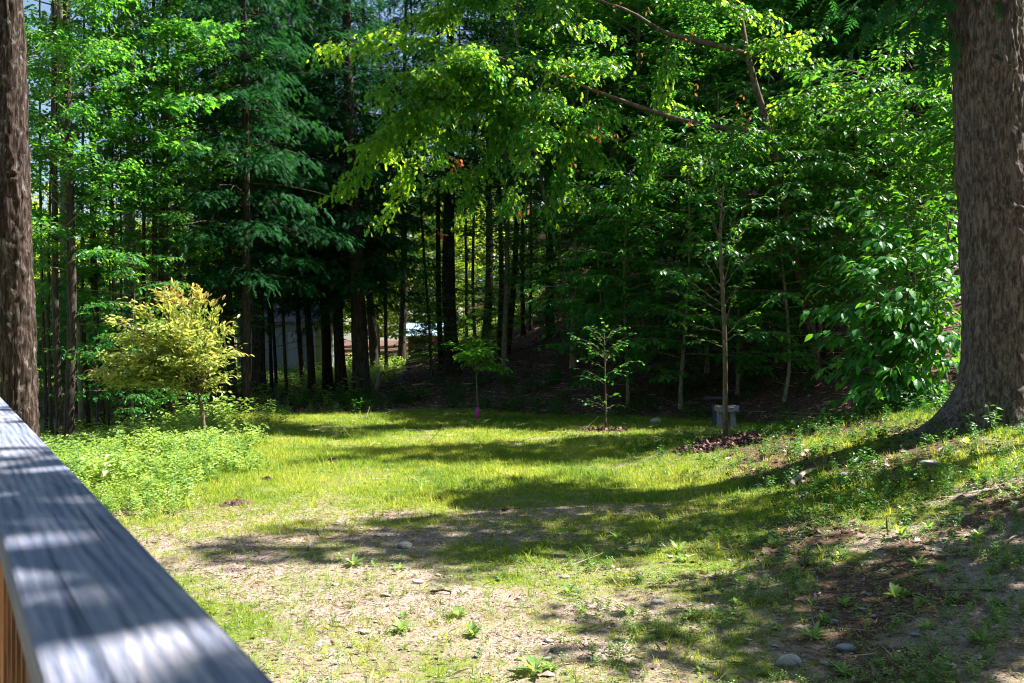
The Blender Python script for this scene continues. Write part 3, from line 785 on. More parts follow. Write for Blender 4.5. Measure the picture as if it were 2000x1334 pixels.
# two tall pines against the sky on the left
for px, w, d, lab in ((122, 22, 34, "tall grey pine trunk with bare horizontal branches behind the pale maple"), (247, 20, 36, "grey pine trunk with bare branches against the sky, right of the pale maple's top"), (468, 12, 33, "straight bluish trunk rising at the hemlock stand's left side")):
    x = (px + 12 - 1000) / FPX * d; z = float(ground(x, d))
    t = thing("pine_tree", lab, "tree", (x, d, z))
    t.rotation_euler = (0, -.02, 0)
    g = Geo(); g.add(*trunk_geo(17, w / 2 / FPX * d * 1.1, int(px), bend=.1, top=.6)); link("trunk", g.mesh("trunk", M['pinebark'], True), t)
    qq = np.random.default_rng(int(px)); lm = [curve_limb((0, 0, qq.uniform(5, 16)), qq.uniform(0, 6.28), qq.uniform(1, 2.8), qq.uniform(-.15, .25), .05, 6, .2, qq) for _ in range(34)]
    g = Geo(); limb_mesh(g, lm, .03, 5); link("branches", g.mesh("branches", M['twig'], True), t)

# plum tree
q = np.random.default_rng(24)
bx, by, bz = hit(399, 862)
D = by
tr = smooth([(bx, by, bz - .1), P3(397, 820, D), P3(392, 785, D), P3(388, 768, D)], 8)
limbs, lr = [], []
fork = P3(390, 772, D)
for k, (a, b_, c_) in enumerate([(190, 730, -.3), (205, 745, .1), (215, 705, .2), (240, 660, .1), (230, 755, .3), (222, 690, -.5), (225, 628, .2), (262, 600, -.3), (318, 575, 0), (340, 572, .4), (385, 575, -.2), (422, 600, .2), (445, 640, 0), (458, 690, -.3), (445, 735, .2), (300, 640, -.8), (350, 640, -.9), (400, 650, -1), (330, 700, -1),
                                 (280, 720, -.6), (400, 700, -.9), (420, 760, -.2), (250, 745, -.2), (340, 760, -.3), (300, 680, .9), (380, 660, 1), (420, 690, .8), (350, 610, .7), (270, 660, .5), (320, 610, -.5), (370, 600, .3), (300, 755, -.5), (240, 715, .5)]):
    e = P3(a, b_, D + c_ * .8); st = fork + np.array([0, 0, q.uniform(-.05, .35)])
    limbs.append(arch(st, e, q, .10, 9, .05)); lr.append(.02)
f = foliage(limbs, LANCE, q, tw_dens=18, tw_len=.17, tw_min=.2, leaf_dens=34, size=.115, s0=.3, flat=.9, droop=.15, jit=.075, side=50, rise=.3, lrnd=.5, wide=1.25, wood_r=.003)
zt = (f['pos'][:, 2] - bz) / 2.9; dist = np.abs(f['pos'][:, 0] - bx - (-.6))
f['r'] = np.clip(f['r'] * .75 + .12 + .3 * np.maximum(zt - .85, 0) / .2 + .25 * np.maximum((-(f['pos'][:, 0] - bx)) - 1.5, 0), 0, 1)
f['r'] = np.where(f['pos'][:, 2] > bz + 2.7, np.maximum(f['r'], q.uniform(.45, 1, len(zt))), f['r'])
g0 = [curve_limb(P3(390, 790, D), az, .55, .15, 0, 5, .2, q) for az in (.1, 2.6, 3.3, 5.5)]
tree_from("plum_tree", "small yellow green plum tree with reddish shoot tips standing in bright weeds", "tree", (bx, by, bz), tr, np.linspace(.045, .035, 8), limbs + g0, f, 'plum', 'youngbark', lr + [.01] * 4, 300)

# sapling with the magenta guard
q = np.random.default_rng(25)
bx, by, bz = hit(933, 817); D = by
tr = smooth([(bx, by, bz - .1), P3(932, 770, D), P3(930, 735, D), P3(932, 715, D)], 8)
limbs = [arch(P3(931, 730, D), P3(a, b_, D + c_), q, .12) for a, b_, c_ in ((885, 672, 0), (900, 690, -.4), (905, 662, .3), (925, 680, -.5), (935, 664, 0), (955, 668, .3), (950, 690, -.4), (970, 700, 0), (985, 720, .1), (945, 715, -.4), (905, 700, .3), (960, 678, -.3))]
f = foliage(limbs, LEAF, q, tw_dens=13, tw_len=.2, tw_min=.2, leaf_dens=28, size=.125, s0=.35, flat=.3, droop=.3, jit=.035, wide=1.2, wood_r=.003)
f['r'] = np.clip(f['r'] + .5, 0, 1)
t = tree_from("young_sapling", "small spreading sapling with a magenta guard round its foot at the lawn's far edge", "sapling", (bx, by, bz), tr, np.linspace(.022, .016, 8), limbs, f, 'broad', 'youngbark', [.009] * 12, 0, sides=8)
g = Geo(); g.add(*tube([(0, 0, .02), (0, 0, .05), (0, 0, .12), (0, 0, .24), (0, 0, .25), (0, 0, .27)], [.055, .062, .055, .062, .05, .03], 14, .04)); link("trunk_guard", g.mesh("trunk_guard", M['magenta'], True), t, label="magenta plastic tube round the stem")

# sapling in the small mulch ring
q = np.random.default_rng(26)
bx, by, bz = hit(1184, 840); D = by
tr = smooth([(bx, by, bz - .1), P3(1183, 780, D), P3(1181, 700, D), P3(1180, 660, D), P3(1180, 640, D)], 12)
limbs = []
for a, b_, c_, s in ((1120, 655, 0, 690), (1140, 670, .4, 700), (1150, 640, -.3, 680), (1200, 640, .3, 670), (1230, 655, 0, 690), (1215, 670, -.4, 700), (1130, 720, .2, 745), (1150, 735, -.3, 750), (1245, 705, 0, 735), (1215, 725, -.2, 745),
                     (1150, 790, 0, 800), (1165, 775, -.3, 790), (1205, 790, .2, 800), (1160, 690, -.5, 700), (1195, 690, .5, 710), (1140, 700, .5, 720), (1155, 640, .3, 665), (1215, 640, 0, 670), (1135, 780, .3, 795), (1180, 630, 0, 650), (1200, 770, -.3, 785)):
    limbs.append(arch(P3(1181, s, D), P3(a, b_, D + c_), q, .06))
f = foliage(limbs, LEAF, q, tw_dens=10, tw_len=.2, tw_min=.16, leaf_dens=18, size=.08, s0=.2, flat=.35, droop=.2, jit=.03, wide=1.4, wood_r=.0025)
f['r'] = np.clip(f['r'] - .2, 0, 1)
tree_from("young_sapling", "thin upright sapling in the smaller mulch ring", "sapling", (bx, by, bz), tr, np.linspace(.02, .009, 12), limbs, f, 'beech', 'youngbark', [.007] * len(limbs), 0, sides=8)

# feathery young tree by the bench
q = np.random.default_rng(27)
bx, by, bz = hit(1417, 858); D = by
tr = smooth([(bx, by, bz - .1), P3(1416, 800, D), P3(1417, 720, D), P3(1415, 640, D), P3(1411, 560, D), P3(1407, 500, D), P3(1406, 440, D), P3(1414, 360, D)], 20)
limbs = []
for a, b_, c_, s in ((1322, 530, 0, 600), (1340, 530, -.4, 575), (1365, 495, .3, 570), (1350, 600, -.3, 655), (1330, 630, .2, 650), (1345, 440, 0, 530), (1380, 400, -.2, 470), (1388, 430, .3, 480), (1435, 420, .2, 520), (1455, 430, -.3, 560),
                     (1470, 520, .2, 600), (1500, 470, 0, 560), (1440, 560, -.3, 640), (1480, 600, .3, 660), (1420, 330, 0, 400), (1400, 350, .2, 420), (1460, 640, -.4, 670), (1360, 660, -.5, 680), (1430, 380, -.3, 450), (1300, 560, .3, 610)):
    limbs.append(arch(P3(np.interp(s, [440, 640], [1406, 1415]), s, D), P3(a, b_, D + c_), q, .03))
f = foliage(limbs, LEAF, q, tw_dens=7, tw_len=.18, tw_min=.2, leaf_dens=26, size=.085, s0=.4, flat=.3, droop=.2, jit=.03, wide=1.0, wood_r=.003)
f['r'] = np.clip(f['r'] + .15, 0, 1)
tree_from("young_tree", "straight young tree with bare looking branches in the larger mulch ring before the bench", "tree", (bx, by, bz), tr, np.concatenate([np.linspace(.05, .035, 12), np.linspace(.033, .01, 8)]), limbs, f, 'beech', 'youngbark', [.012] * len(limbs), 0, sides=12)

# large-leaved shrub left of the pine
q = np.random.default_rng(28)
bx, by = (1790 - 1000) / FPX * 17, 17.0; bz = float(ground(bx, by)); D = by
base = np.array((bx, by, bz)); limbs = []
for a, b_, c_ in ((1590, 600, -.6), (1620, 650, -1), (1610, 560, -.3), (1640, 500, -.2), (1660, 395, 0), (1700, 420, -.4), (1720, 470, -.8), (1760, 380, 0), (1840, 380, -.3), (1870, 430, -.6), (1880, 500, -.9), (1850, 560, -1.2), (1760, 560, -1.3), (1700, 590, -1.2), (1650, 700, -1),
                  (1680, 760, -1.2), (1740, 720, -1.4), (1820, 650, -1.3), (1880, 640, -.8), (1870, 740, -.9), (1800, 780, -1), (1640, 780, -.6), (1720, 800, -1), (1780, 480, -.8), (1680, 520, -.9), (1820, 460, -.8), (1620, 720, -.3), (1760, 650, -1.5), (1700, 660, -.4), (1790, 590, -.2), (1840, 800, -1), (1850, 700, .3), (1700, 500, .6), (1800, 420, .6), (1720, 560, .6), (1820, 540, .7), (1650, 620, .4), (1750, 760, .3)):
    e = P3(a, b_, D + c_); z0 = bz + max(.15, (e[2] - bz) * q.uniform(.25, .7)); st = np.array((bx + q.uniform(-.4, .5), by + q.uniform(-.1, .5), z0)); limbs.append(arch(st, e, q, .09))
stems = [smooth([base + [q.uniform(-.3, .3), q.uniform(-.2, .2), -.1], base + [s * .3, .1, 1.5], base + [s * .5, .1, 3.4]], 8) for s in (-1.2, -.3, .6, 1.2)]
f = foliage(limbs, BEECH, q, tw_dens=8, tw_len=.22, tw_min=.28, leaf_dens=14, size=.18, s0=.2, flat=.3, droop=.45, jit=.05, side=45, wide=1.1, wood_r=.004)
f['d'][:, 0] -= .35; f['d'][:, 2] -= .25
f['r'] = np.clip(f['r'] + .25 * (f['pos'][:, 0] < (1700 - 1000) / FPX * 15), 0, 1)  # left leaves paler: the light they catch is put into their colour
tree_from("leafy_shrub", "tall shrub with large drooping pointed leaves just left of the great pine trunk", "shrub", (bx, by, bz), stems[1], np.linspace(.03, .015, 8), limbs + [stems[0], stems[2], stems[3]], f, 'beech', 'twig', [.012] * len(limbs) + [.03] * 3, 300, sides=8)

# ------------------------------------------------------------------ the two great trunks
def great_trunk(name, label, base, r, H, barkmat, leanx, flare, seed, root_dir=None, ridge=.02, cols=140, rows=330, knots=(), visible_top=7.2, crown=None):
    bx, by, bz = base
    t = thing(name, label, "tree", base)
    zr = np.concatenate([np.linspace(-.5, visible_top, rows), np.linspace(visible_top, H, 24)[1:]])
    a = np.linspace(0, 2 * np.pi, cols, endpoint=False)
    A, Zz = np.meshgrid(a, zr, indexing='xy')
    R = r * (1 - .035 * np.maximum(Zz, 0) / 1.0 * .35) * (1 + flare * np.exp(-np.maximum(Zz + .1, 0) / .38))
    if root_dir:
        for ra, rs, rw in root_dir:
            dd = np.angle(np.exp(1j * (A - ra)))
            R += rs * r * np.exp(-(dd / rw) ** 2) * np.exp(-np.maximum(Zz, -.2) / .46)
    cx = A / (2 * np.pi) * (2 * np.pi * r / .10)
    per = int(round(2 * np.pi * r / .10)); cx = A / (2 * np.pi) * per
    wav = 1.2 * (vnoise(Zz * 1.7, np.cos(A) * 2 + 5, seed) - .5) * 2
    def ringn(fx, fz, sd):        # noise that closes round the trunk
        w = (A / (2 * np.pi)); u = w * per * fx
        return vnoise(u + wav, Zz * fz, sd) * (1 - w) + vnoise(u - per * fx + wav, Zz * fz, sd) * w
    rid = 1 - np.abs(ringn(1.0, 2.2, seed + 1) * 2 - 1)
    fine = ringn(3.0, 14, seed + 2)
    R = R + ridge * (rid ** .6 - .5) + ridge * .7 * (fine - .5)
    for ka, kz, kr in knots:
        dd = np.angle(np.exp(1j * (A - ka))) * r; q2 = np.sqrt(dd ** 2 + (Zz - kz) ** 2) / kr
        R += .035 * np.exp(-(q2 - 1) ** 2 * 5) - .02 * np.exp(-q2 ** 2 * 4)
    cxl = leanx * Zz
    V = np.stack([cxl + R * np.cos(A), R * np.sin(A), Zz], -1).reshape(-1, 3)
    n = len(zr); i, j = np.meshgrid(np.arange(n - 1), np.arange(cols), indexing='ij')
    a0 = i * cols + j; a1 = i * cols + (j + 1) % cols
    F = np.concatenate([np.stack([a0, a1, a1 + cols], -1).reshape(-1, 3), np.stack([a0, a1 + cols, a0 + cols], -1).reshape(-1, 3)])
    g = Geo(); g.add(V, F, .5); link("trunk", g.mesh("trunk", M[barkmat], True), t)
    return t
PX, PY = 6.86, 13.8
PZ = float(ground(PX, PY))
pine = great_trunk("pine_tree", "great furrowed trunk with a flared foot at the right edge of the photo", (PX, PY, PZ - .05), .485, 8.8, 'pinebark', -.052, .28, 3,
                   [(math.radians(192), 1.35, .5), (math.radians(255), .4, .35), (math.radians(320), .4, .4)], .058, knots=((math.radians(258), 4.95, .08), (math.radians(262), 3.0, .06), (math.radians(240), 1.35, .09), (math.radians(275), 2.9, .07)))
def add_crown(t, q, limbs, f, leafmat, r0=.03):
    b = np.array(t.location)
    g = Geo()
    for P in limbs: g.add(*tube(P - b, np.linspace(r0, r0 * .2, len(P)), 6))
    link("branches", g.mesh("branches", M['twig'], True), t)
    fc = dict(f); fc['pos'] = f['pos'] - b; link("crown", crown_geo(fc).mesh("crown", M[leafmat]), t)
q = np.random.default_rng(31)
limbs = []
for k in range(24):
    zz_ = q.uniform(6.8, 8.7); z = PZ + zz_; az = q.uniform(0, 6.28); limbs.append(curve_limb((PX - .052 * (z - PZ), PY, z), az, q.uniform(.8, 1.1) * (2.2 - 1.5 * (zz_ - 5.9) / 5.6), q.uniform(-.1, .2), .25, 7, .12, q))
for px, py, d in ((1700, 60, 14.5), (1740, 110, 14), (1790, 60, 13.6), (1830, 110, 13.5), (1650, 20, 15), (1850, 40, 13.8), (1760, 0, 14), (1600, -20, 15)):
    limbs.append(arch((PX - .3, PY, PZ + 6.6), P3(px, py, d), q, .12))
f = foliage(limbs, SPRAY, q, tw_dens=4, tw_len=.3, tw_min=.3, leaf_dens=11, size=.30, s0=.08, flat=.28, droop=.45, jit=.05, side=45, wood=False)
f['r'] = np.clip(f['r'] + .35, 0, 1)  # needles lightened: sunlight on these boughs put into their colour
add_crown(pine, q, limbs, f, 'hemlock')

LX, LY = (37 - 1000) / FPX * 12.0, 12.0
LZ = float(ground(LX, LY))
left = great_trunk("furrowed_tree", "big furrowed brown trunk at the left edge rising behind the deck rail", (LX + .05, LY, LZ - .05), .19, 15, 'leftbark', -.031, .25, 8,
                   [(math.radians(330), .5, .5), (math.radians(240), .3, .5)], .045, cols=96, knots=((math.radians(300), 4.0, .05),))
q = np.random.default_rng(32)
limbs = [curve_limb((LX - .03 * z, LY, LZ + z), q.uniform(0, 6.28), q.uniform(1.2, 3), q.uniform(.1, .6), .1, 7, .12, q) for z in q.uniform(7.5, 15, 22)]
f = foliage(limbs, MAPLE, q, tw_dens=3.5, leaf_dens=12, size=.14, flat=.45, wood=False)
add_crown(left, q, limbs, f, 'broad')

# trees standing just right of and above the view: they throw the shade on the lawn
def shade_tree(x, y, H, zb, R, n, seed, lab, kind='maple', dens=17):
    q = np.random.default_rng(seed); z = float(ground(x, y))
    t = thing("shade_tree", lab, "tree", (x, y, z))
    g = Geo(); g.add(*trunk_geo(H, .2, seed)); link("trunk", g.mesh("trunk", M['greybark'], True), t)
    limbs = [l + np.array([x, y, z]) for l in crown_limbs(q, H, zb, R, n, lambda u: .5 + .6 * math.sin(math.pi * min(1, u * .9 + .1)), (.1, .5), .12)]
    f = foliage(limbs, LEAF, q, tw_dens=6, leaf_dens=dens, size=.25, flat=.45, wood=False, jit=.09)
    add_crown(t, q, limbs, f, 'broad')
shade_tree(10.2, 20.2, 17.0, 3.6, 2.3, 84, 41, "tall tree outside the right edge behind the great trunk")
shade_tree(8.7, 12.4, 15.4, 5.5, 1.5, 56, 44, "slender tall tree outside the right edge beside the great trunk")
shade_tree(8.9, 8.2, 9.2, 3.0, 2.3, 46, 42, "leafy tree outside the right edge before the great trunk")
shade_tree(4.5, 2.6, 9.6, 5.8, 2.2, 30, 43, "small tree beside the deck outside the right edge", dens=12)

# unseen trees added behind and beside the camera to cut the sky fill
q = np.random.default_rng(61)
for k in range(34):
    a = math.radians(100 + 160 * (k + q.random()) / 34); R_ = (11, 15, 20)[k % 3] + q.uniform(-1, 1)
    x, y = R_ * math.sin(a) + 1, R_ * math.cos(a) - 1
    put_tree(HEM[k % 3] if k % 4 else MAP[k % 3], "forest_tree", "unseen tree added behind the deck to block sky light", "tree", x, y, q.uniform(0, 6.28), q.uniform(.9, 1.1), group="unseen trees added behind the deck to block sky light")
# ------------------------------------------------------------------ buildings far behind
def boxobj(name, dims, m, parent, bev=0.0, **kw):
    g = Geo(); g.add(*box(*dims)); me = g.mesh(name, m)
    o = link(name, me, parent, **kw)
    if bev:
        b = o.modifiers.new("bevel", 'BEVEL'); b.width = bev; b.segments = 2
    return o

hx, hy, hz = hit(552, 727, 60); hy = 44.0; hx = (545 - 1000) / FPX * hy; hz = float(ground(hx, hy)) - .1
shed = thing("clapboard_shed", "grey green clapboard shed seen between the thin trunks behind the lawn", "shed", (hx, hy, hz), math.radians(-8))
boxobj("wall", (-1.9, 1.6, 0, 3.0, 0, 2.5), M['siding'], shed)
bm_ = None
for k in range(14):
    g = Geo(); V, F = box(-1.93, 1.63, -.035, -.002, k * .178, k * .178 + .17); V[:, 1] += np.where(V[:, 2] > k * .178 + .1, .02, -.012) * (V[:, 1] < -.02)
    g.add(V, F); link("clapboard", g.mesh("clapboard", M['siding']), shed)
boxobj("corner_board", (1.56, 1.68, -.06, .06, 0, 2.5), M['white'], shed)
boxobj("door", (.45, 1.05, -.07, -.03, .1, 2.0), M['white'], shed, label="pale door in the shed wall")
g = Geo(); V = np.array([(-2.2, -.4, 2.45), (1.95, -.4, 2.45), (1.95, 3.3, 2.45), (-2.2, 3.3, 2.45), (-2.2, 1.5, 3.6), (1.95, 1.5, 3.6)], float)
g.add(V, [(0, 1, 5), (0, 5, 4), (2, 3, 4), (2, 4, 5), (0, 4, 3), (1, 2, 5), (0, 3, 2), (0, 2, 1)]); link("roof", g.mesh("roof", M['roofdark']), shed)

cy_ = 48.0; cx_ = (828 - 1000) / FPX * cy_; cz = CAM_Z - (655 - 660) / FPX * cy_
gz = float(ground(cx_, cy_))
cab = thing("cabin", "brown cabin with a pale blue metal roof glimpsed through the trunks", "cabin", (cx_, cy_, gz - .2), math.radians(6))
e = cz - gz + .2
e = max(e, 1.0)
boxobj("wall", (-.75, 1.1, 0, 2.2, 0, e), M['brownwall'], cab)
boxobj("window", (.1, .4, -.03, .01, e * .4, e * .8), M['glass'], cab)
g = Geo(); V = np.array([(-1.1, -.35, e - .02), (1.4, -.35, e - .02), (1.4, 1.2, e + .62), (-1.1, 1.2, e + .62), (1.4, 2.6, e), (-1.1, 2.6, e)], float)
V = np.concatenate([V, V - [0, 0, .05]]); g.add(V, [(0, 1, 2), (0, 2, 3), (3, 2, 4), (3, 4, 5), (6, 8, 7), (6, 9, 8), (9, 10, 8), (9, 11, 10), (0, 6, 7), (0, 7, 1), (1, 7, 8), (1, 8, 2), (2, 8, 10), (2, 10, 4), (0, 3, 9), (0, 9, 6), (3, 5, 11), (3, 11, 9), (5, 4, 10), (5, 10, 11)])
link("roof", g.mesh("roof", M['roofblue']), cab)
rx = (856 - 1000) / FPX * 41; rz_ = CAM_Z - (697 - 660) / FPX * 41
g = Geo(); g.add(*tube([(0, 0, .0), (0, 0, .06), (0, 0, .35), (0, 0, .4), (0, 0, .8)], [.22, .24, .25, .26, .23], 16))
zz = float(ground(rx, 41)); bar = link("barrel", g.mesh("barrel", M['red'], True), None, (rx, 41, zz), None, "small red barrel beside the brown cabin", "barrel")
wx = (822 - 1000) / FPX * 38; wz = float(ground(wx, 38))
wp = thing("pole_stack", "sunlit stack of weathered poles below the blue roof", "wood stack", (wx, 38, wz))
q = np.random.default_rng(3)
for k in range(11):
    h = .04 + .075 * k; a = (-.62 + .04 * k + q.uniform(-.05, .05), -.1 + q.uniform(-.1, .1), h); b = (.55 - .02 * k, .15 + q.uniform(-.1, .1), h + .22)
    g = Geo(); g.add(*tube([a, ((a[0] + b[0]) / 2, .0, (a[2] + b[2]) / 2), b], [.036, .034, .03], 6)); link("pole", g.mesh("pole", M['pole'], True), wp)

# ------------------------------------------------------------------ stone bench and the dark stand behind it
bx, by, bz = hit(1419, 837)
pxm = FPX / by
bench = thing("stone_bench", "small rough granite bench standing behind the young tree", "bench", (bx, by, bz - .02))
def rough_block(dims, m, name, parent, seed, nz=.012, taper=1.0, rot=0):
    x0, x1, y0, y1, z0, z1 = dims
    n = 7; g = Geo(); k = 0
    q = np.linspace(0, 1, n)
    def face(o, u, v):
        P = np.array([o + u * a + v * b for a in q for b in q]); i, j = np.meshgrid(range(n - 1), range(n - 1), indexing='ij'); a0 = i * n + j
        g.add(P, np.concatenate([np.stack([a0, a0 + n, a0 + n + 1], -1).reshape(-1, 3), np.stack([a0, a0 + n + 1, a0 + 1], -1).reshape(-1, 3)]))
    o = np.array([x0, y0, z0]); X_ = np.array([x1 - x0, 0, 0]); Y_ = np.array([0, y1 - y0, 0]); Z_ = np.array([0, 0, z1 - z0])
    face(o, X_, Z_); face(o + Y_, Z_, X_); face(o, Z_, Y_); face(o + X_, Y_, Z_); face(o, Y_, X_); face(o + Z_, X_, Y_)
    V = np.concatenate(g.V)
    c = V.mean(0)
    if taper != 1: f_ = 1 + (taper - 1) * (1 - (V[:, 2] - z0) / (z1 - z0)); V[:, 0] = c[0] + (V[:, 0] - c[0]) * f_
    d = np.stack([vnoise(V[:, 0] * 17 + V[:, 2] * 9 + 50, V[:, 1] * 17 + V[:, 2] * 23 + 50, seed + s) - .5 for s in range(3)], -1)
    V = V + d * 2 * nz
    gg = Geo(); gg.add(V, np.concatenate(g.F)); o = link(name, gg.mesh(name, m, False), parent); o.rotation_euler = (0, 0, rot); return o
W = 39 / pxm / 2
rough_block((-W, W, -.17, .17, .40, .52), M['granite'], "slab", bench, 1, .014, rot=math.radians(9))
rough_block((-W + .02, -W + .09, -.06, .06, 0, .40), M['granite'], "leg", bench, 5, .012, 1.3, rot=math.radians(9))
rough_block((W - .13, W - .04, -.06, .06, 0, .40), M['granite'], "leg", bench, 9, .012, 1.5, rot=math.radians(9))
sx, sy = (1392 - 1000) / FPX * (by + .8), by + .8; sz = float(ground(sx, sy))
st = thing("dark_stand", "dark flat topped stand behind the stone bench's left end", "stand", (sx, sy, sz - .02))
g = Geo(); g.add(*tube([(0, 0, .60), (0, 0, .61), (0, 0, .66), (0, 0, .665)], [.19, .21, .225, .2], 18)); link("tray", g.mesh("tray", M['dark'], True), st)
g = Geo(); g.add(*tube([(.05, 0, 0), (.05, 0, .04), (.03, 0, .3), (0, 0, .6)], [.1, .07, .04, .05], 10)); link("pedestal", g.mesh("pedestal", M['dark'], True), st)

# ------------------------------------------------------------------ mulch rings
def mulch_ring(px, py, rx_, ry_, h, seed, lab, nchip):
    x, y, z = hit(px, py); q = np.random.default_rng(seed)
    t = thing("mulch_ring", lab, "mulch", (x, y, z))
    n, m_ = 9, 40; V = [(0, 0, h)]; F = []
    for i in range(1, n + 1):
        for j in range(m_):
            a = j / m_ * 6.283; s = i / n; rr = s * (1 + .12 * math.sin(3 * a + seed) + .06 * math.sin(7 * a))
            X_, Y_ = rr * rx_ * math.cos(a), rr * ry_ * math.sin(a)
            V.append((X_, Y_, h * (1 - s ** 2.2) + q.normal(0, .008) + (float(ground(x + X_, y + Y_)) - z) - .02 * (i == n)))
    for j in range(m_): F.append((0, 1 + j, 1 + (j + 1) % m_))
    for i in range(n - 1):
        for j in range(m_):
            a = 1 + i * m_ + j; b = 1 + i * m_ + (j + 1) % m_; F += [(a, a + m_, b + m_), (a, b + m_, b)]
    g = Geo(); g.add(V, F); link("mound", g.mesh("mound", M['mulch']), t)
    a = q.uniform(0, 6.283, nchip); r_ = np.sqrt(q.uniform(0, 1.05, nchip)) * .98
    P = np.stack([r_ * rx_ * np.cos(a), r_ * ry_ * np.sin(a), np.zeros(nchip)], -1)
    P[:, 2] = h * (1 - np.clip(r_, 0, 1) ** 2.2) + .008 + ground(x + P[:, 0], y + P[:, 1]) - z
    V, F, nv = scatter(LEAF_LOW, P, q.normal(0, 1, (nchip, 3)) * [1, 1, .35], np.array([0, 0, 1.]) + q.normal(0, .5, (nchip, 3)), q.uniform(.03, .09, nchip))
    g = Geo(); g.add(V, F, np.repeat(q.random(nchip), nv)); link("bark_chips", g.mesh("bark_chips", M['chips']), t, kind="stuff")
mulch_ring(1408, 868, .78, .62, .09, 1, "larger dark mulch ring round the straight young tree", 2600)
mulch_ring(1183, 842, .52, .42, .05, 2, "smaller dark mulch ring round the thin upright sapling", 900)

# ------------------------------------------------------------------ grass, ground cover, litter, gravel
def zone(n, x0, x1, y0, y1, q, cull=True):
    y = np.sqrt(q.uniform(y0 ** 2, y1 ** 2, n)) if cull else q.uniform(y0, y1, n)
    if cull:
        x = q.uniform(-.56, .56, n) * y; k = (x > x0) & (x < x1)
        x, y = x[k], y[k]
    else: x = q.uniform(x0, x1, n)
    return x, y
MC = [(hit(1408, 868)[:2], .74, .58), (hit(1183, 842)[:2], .5, .4)]
def mulchfree(x, y):
    o = np.ones(len(x))
    for (cx, cy_), rx_, ry_ in MC: o *= ((x - cx) / rx_) ** 2 + ((y - cy_) / ry_) ** 2 > 1
    return o
def grass(n, y0, y1, h, T, seed, name, power=1.0, hv=.35, wide=1.0):
    q = np.random.default_rng(seed); x, y = zone(n, -40, 40, y0, y1, q)
    L = lush(x, y); li = litter(x, y)[0]
    k = q.random(len(x)) < np.clip(L ** power, 0, 1) * (1 - li) * mulchfree(x, y); x, y, L = x[k], y[k], L[k]
    z = ground(x, y); m_ = len(x)
    up = np.array([0, 0, 1.]) + q.normal(0, .12, (m_, 3)); side = q.normal(0, 1, (m_, 3)) * [1, 1, .01]
    sc = h * np.exp(q.normal(0, hv, m_)) * (.7 + .5 * L) * (.8 + .5 * fbm(x * 1.3, y * 1.3, 88, 2))
    dry = fbm(x * .9, y * .9, 91, 3)
    r = np.clip(q.normal(.46, .18, m_) + (dry - .5) * 1.0 + .18 * (1 - L), 0, 1)
    g = Geo(); vi = q.integers(0, len(T), m_)
    for v in range(len(T)):
        kk = vi == v
        V, F, nv = scatter(T[v], np.stack([x, y, z], -1)[kk], up[kk], side[kk], sc[kk], wide); g.add(V, F, np.repeat(r[kk], nv))
    return g
g = grass(38000, 4.6, 11, .032, NEARB, 1, "g", .9, .45)
g2 = grass(64000, 10, 18, .045, BLADES, 2, "g", .8, .35, 1.0)
g3 = grass(70000, 17, 29, .055, BLADES, 3, "g", .7, .25, 1.5)
for nm_, G in (("near", g), ("mid", g2), ("far", g3)):
    link("grass", G.mesh("grass", M['grass']), kind="stuff", label="sparse short grass on the bare soil nearest the deck" if nm_ == "near" else ("sunlit lawn grass in the middle of the clearing" if nm_ == "mid" else "fine lawn grass at the shaded far edge"), cat="grass")
# taller tufts of grass here and there
q = np.random.default_rng(9)
x, y = zone(2200, -40, 40, 5, 24, q); k = (fbm(x * 1.1, y * 1.1, 55, 3) > .56) & (litter(x, y)[0] < .5); x, y = x[k], y[k]; m_ = len(x)
TALL = [_tuft(9, 60 + k, .02, 1.6) for k in range(3)]
g = Geo(); V, F, nv = scatter(TALL[0], np.stack([x, y, ground(x, y)], -1), np.array([0, 0, 1.]) + q.normal(0, .12, (m_, 3)), q.normal(0, 1, (m_, 3)) * [1, 1, .01], q.uniform(.05, .14, m_)); g.add(V, F, np.repeat(q.uniform(.1, .6, m_), nv))
link("tall_grass", g.mesh("tall_grass", M['grass']), kind="stuff", label="scattered taller grass tufts over the lawn and bank", cat="grass")

def cover(n, fn, h0, h1, T, mt, seed, name, lab, y0=4.6, y1=30, hue=(.2, .8), wide=1.0):
    q = np.random.default_rng(seed); x, y = zone(n, -40, 40, y0, y1, q)
    k = q.random(len(x)) < fn(x, y) * mulchfree(x, y); x, y = x[k], y[k]; m_ = len(x)
    vi = q.integers(0, len(T), m_); g = Geo(); P = np.stack([x, y, ground(x, y)], -1); s = q.uniform(h0, h1, m_) * (.45 + 1.1 * fbm(x * 1.6, y * 1.6, seed + 200, 2)) * (.62 + .38 * sstep(11, 17, y) if seed == 16 else 1); r = np.clip(q.uniform(*hue, m_) + .8 * (fbm(x * .8, y * .8, seed + 300, 2) - .5), 0, 1)
    for v in range(len(T)):
        kk = vi == v
        V, F, nv = scatter(T[v], P[kk], np.array([0, 0, 1.]) + q.normal(0, .15, (kk.sum(), 3)), q.normal(0, 1, (kk.sum(), 3)) * [1, 1, .01], s[kk], wide); g.add(V, F, np.clip(np.repeat(r[kk], nv) + q.normal(0, .08, len(V)), 0, 1))
    link(name, g.mesh(name, M[mt]), kind="stuff", label=lab, cat="ground cover"); return m_
bankf = lambda x, y: sstep(1.0, 3.2, x) * (1 - sstep(19, 22, y)) * (.25 + .9 * (fbm(x * 1.0, y * 1.0, 66, 3) > .5))
cover(22000, lambda x, y: np.clip((.25 + .6 * sstep(11, 7, y)) * sstep(.32, .56, fbm(x * 1.7, y * 1.7, 67, 3)), 0, 1), .02, .05, CLOVER, 'weed', 14, "low_ground_cover", "tiny round leaved weeds among the sparse grass", y1=16, hue=(.3, 1))
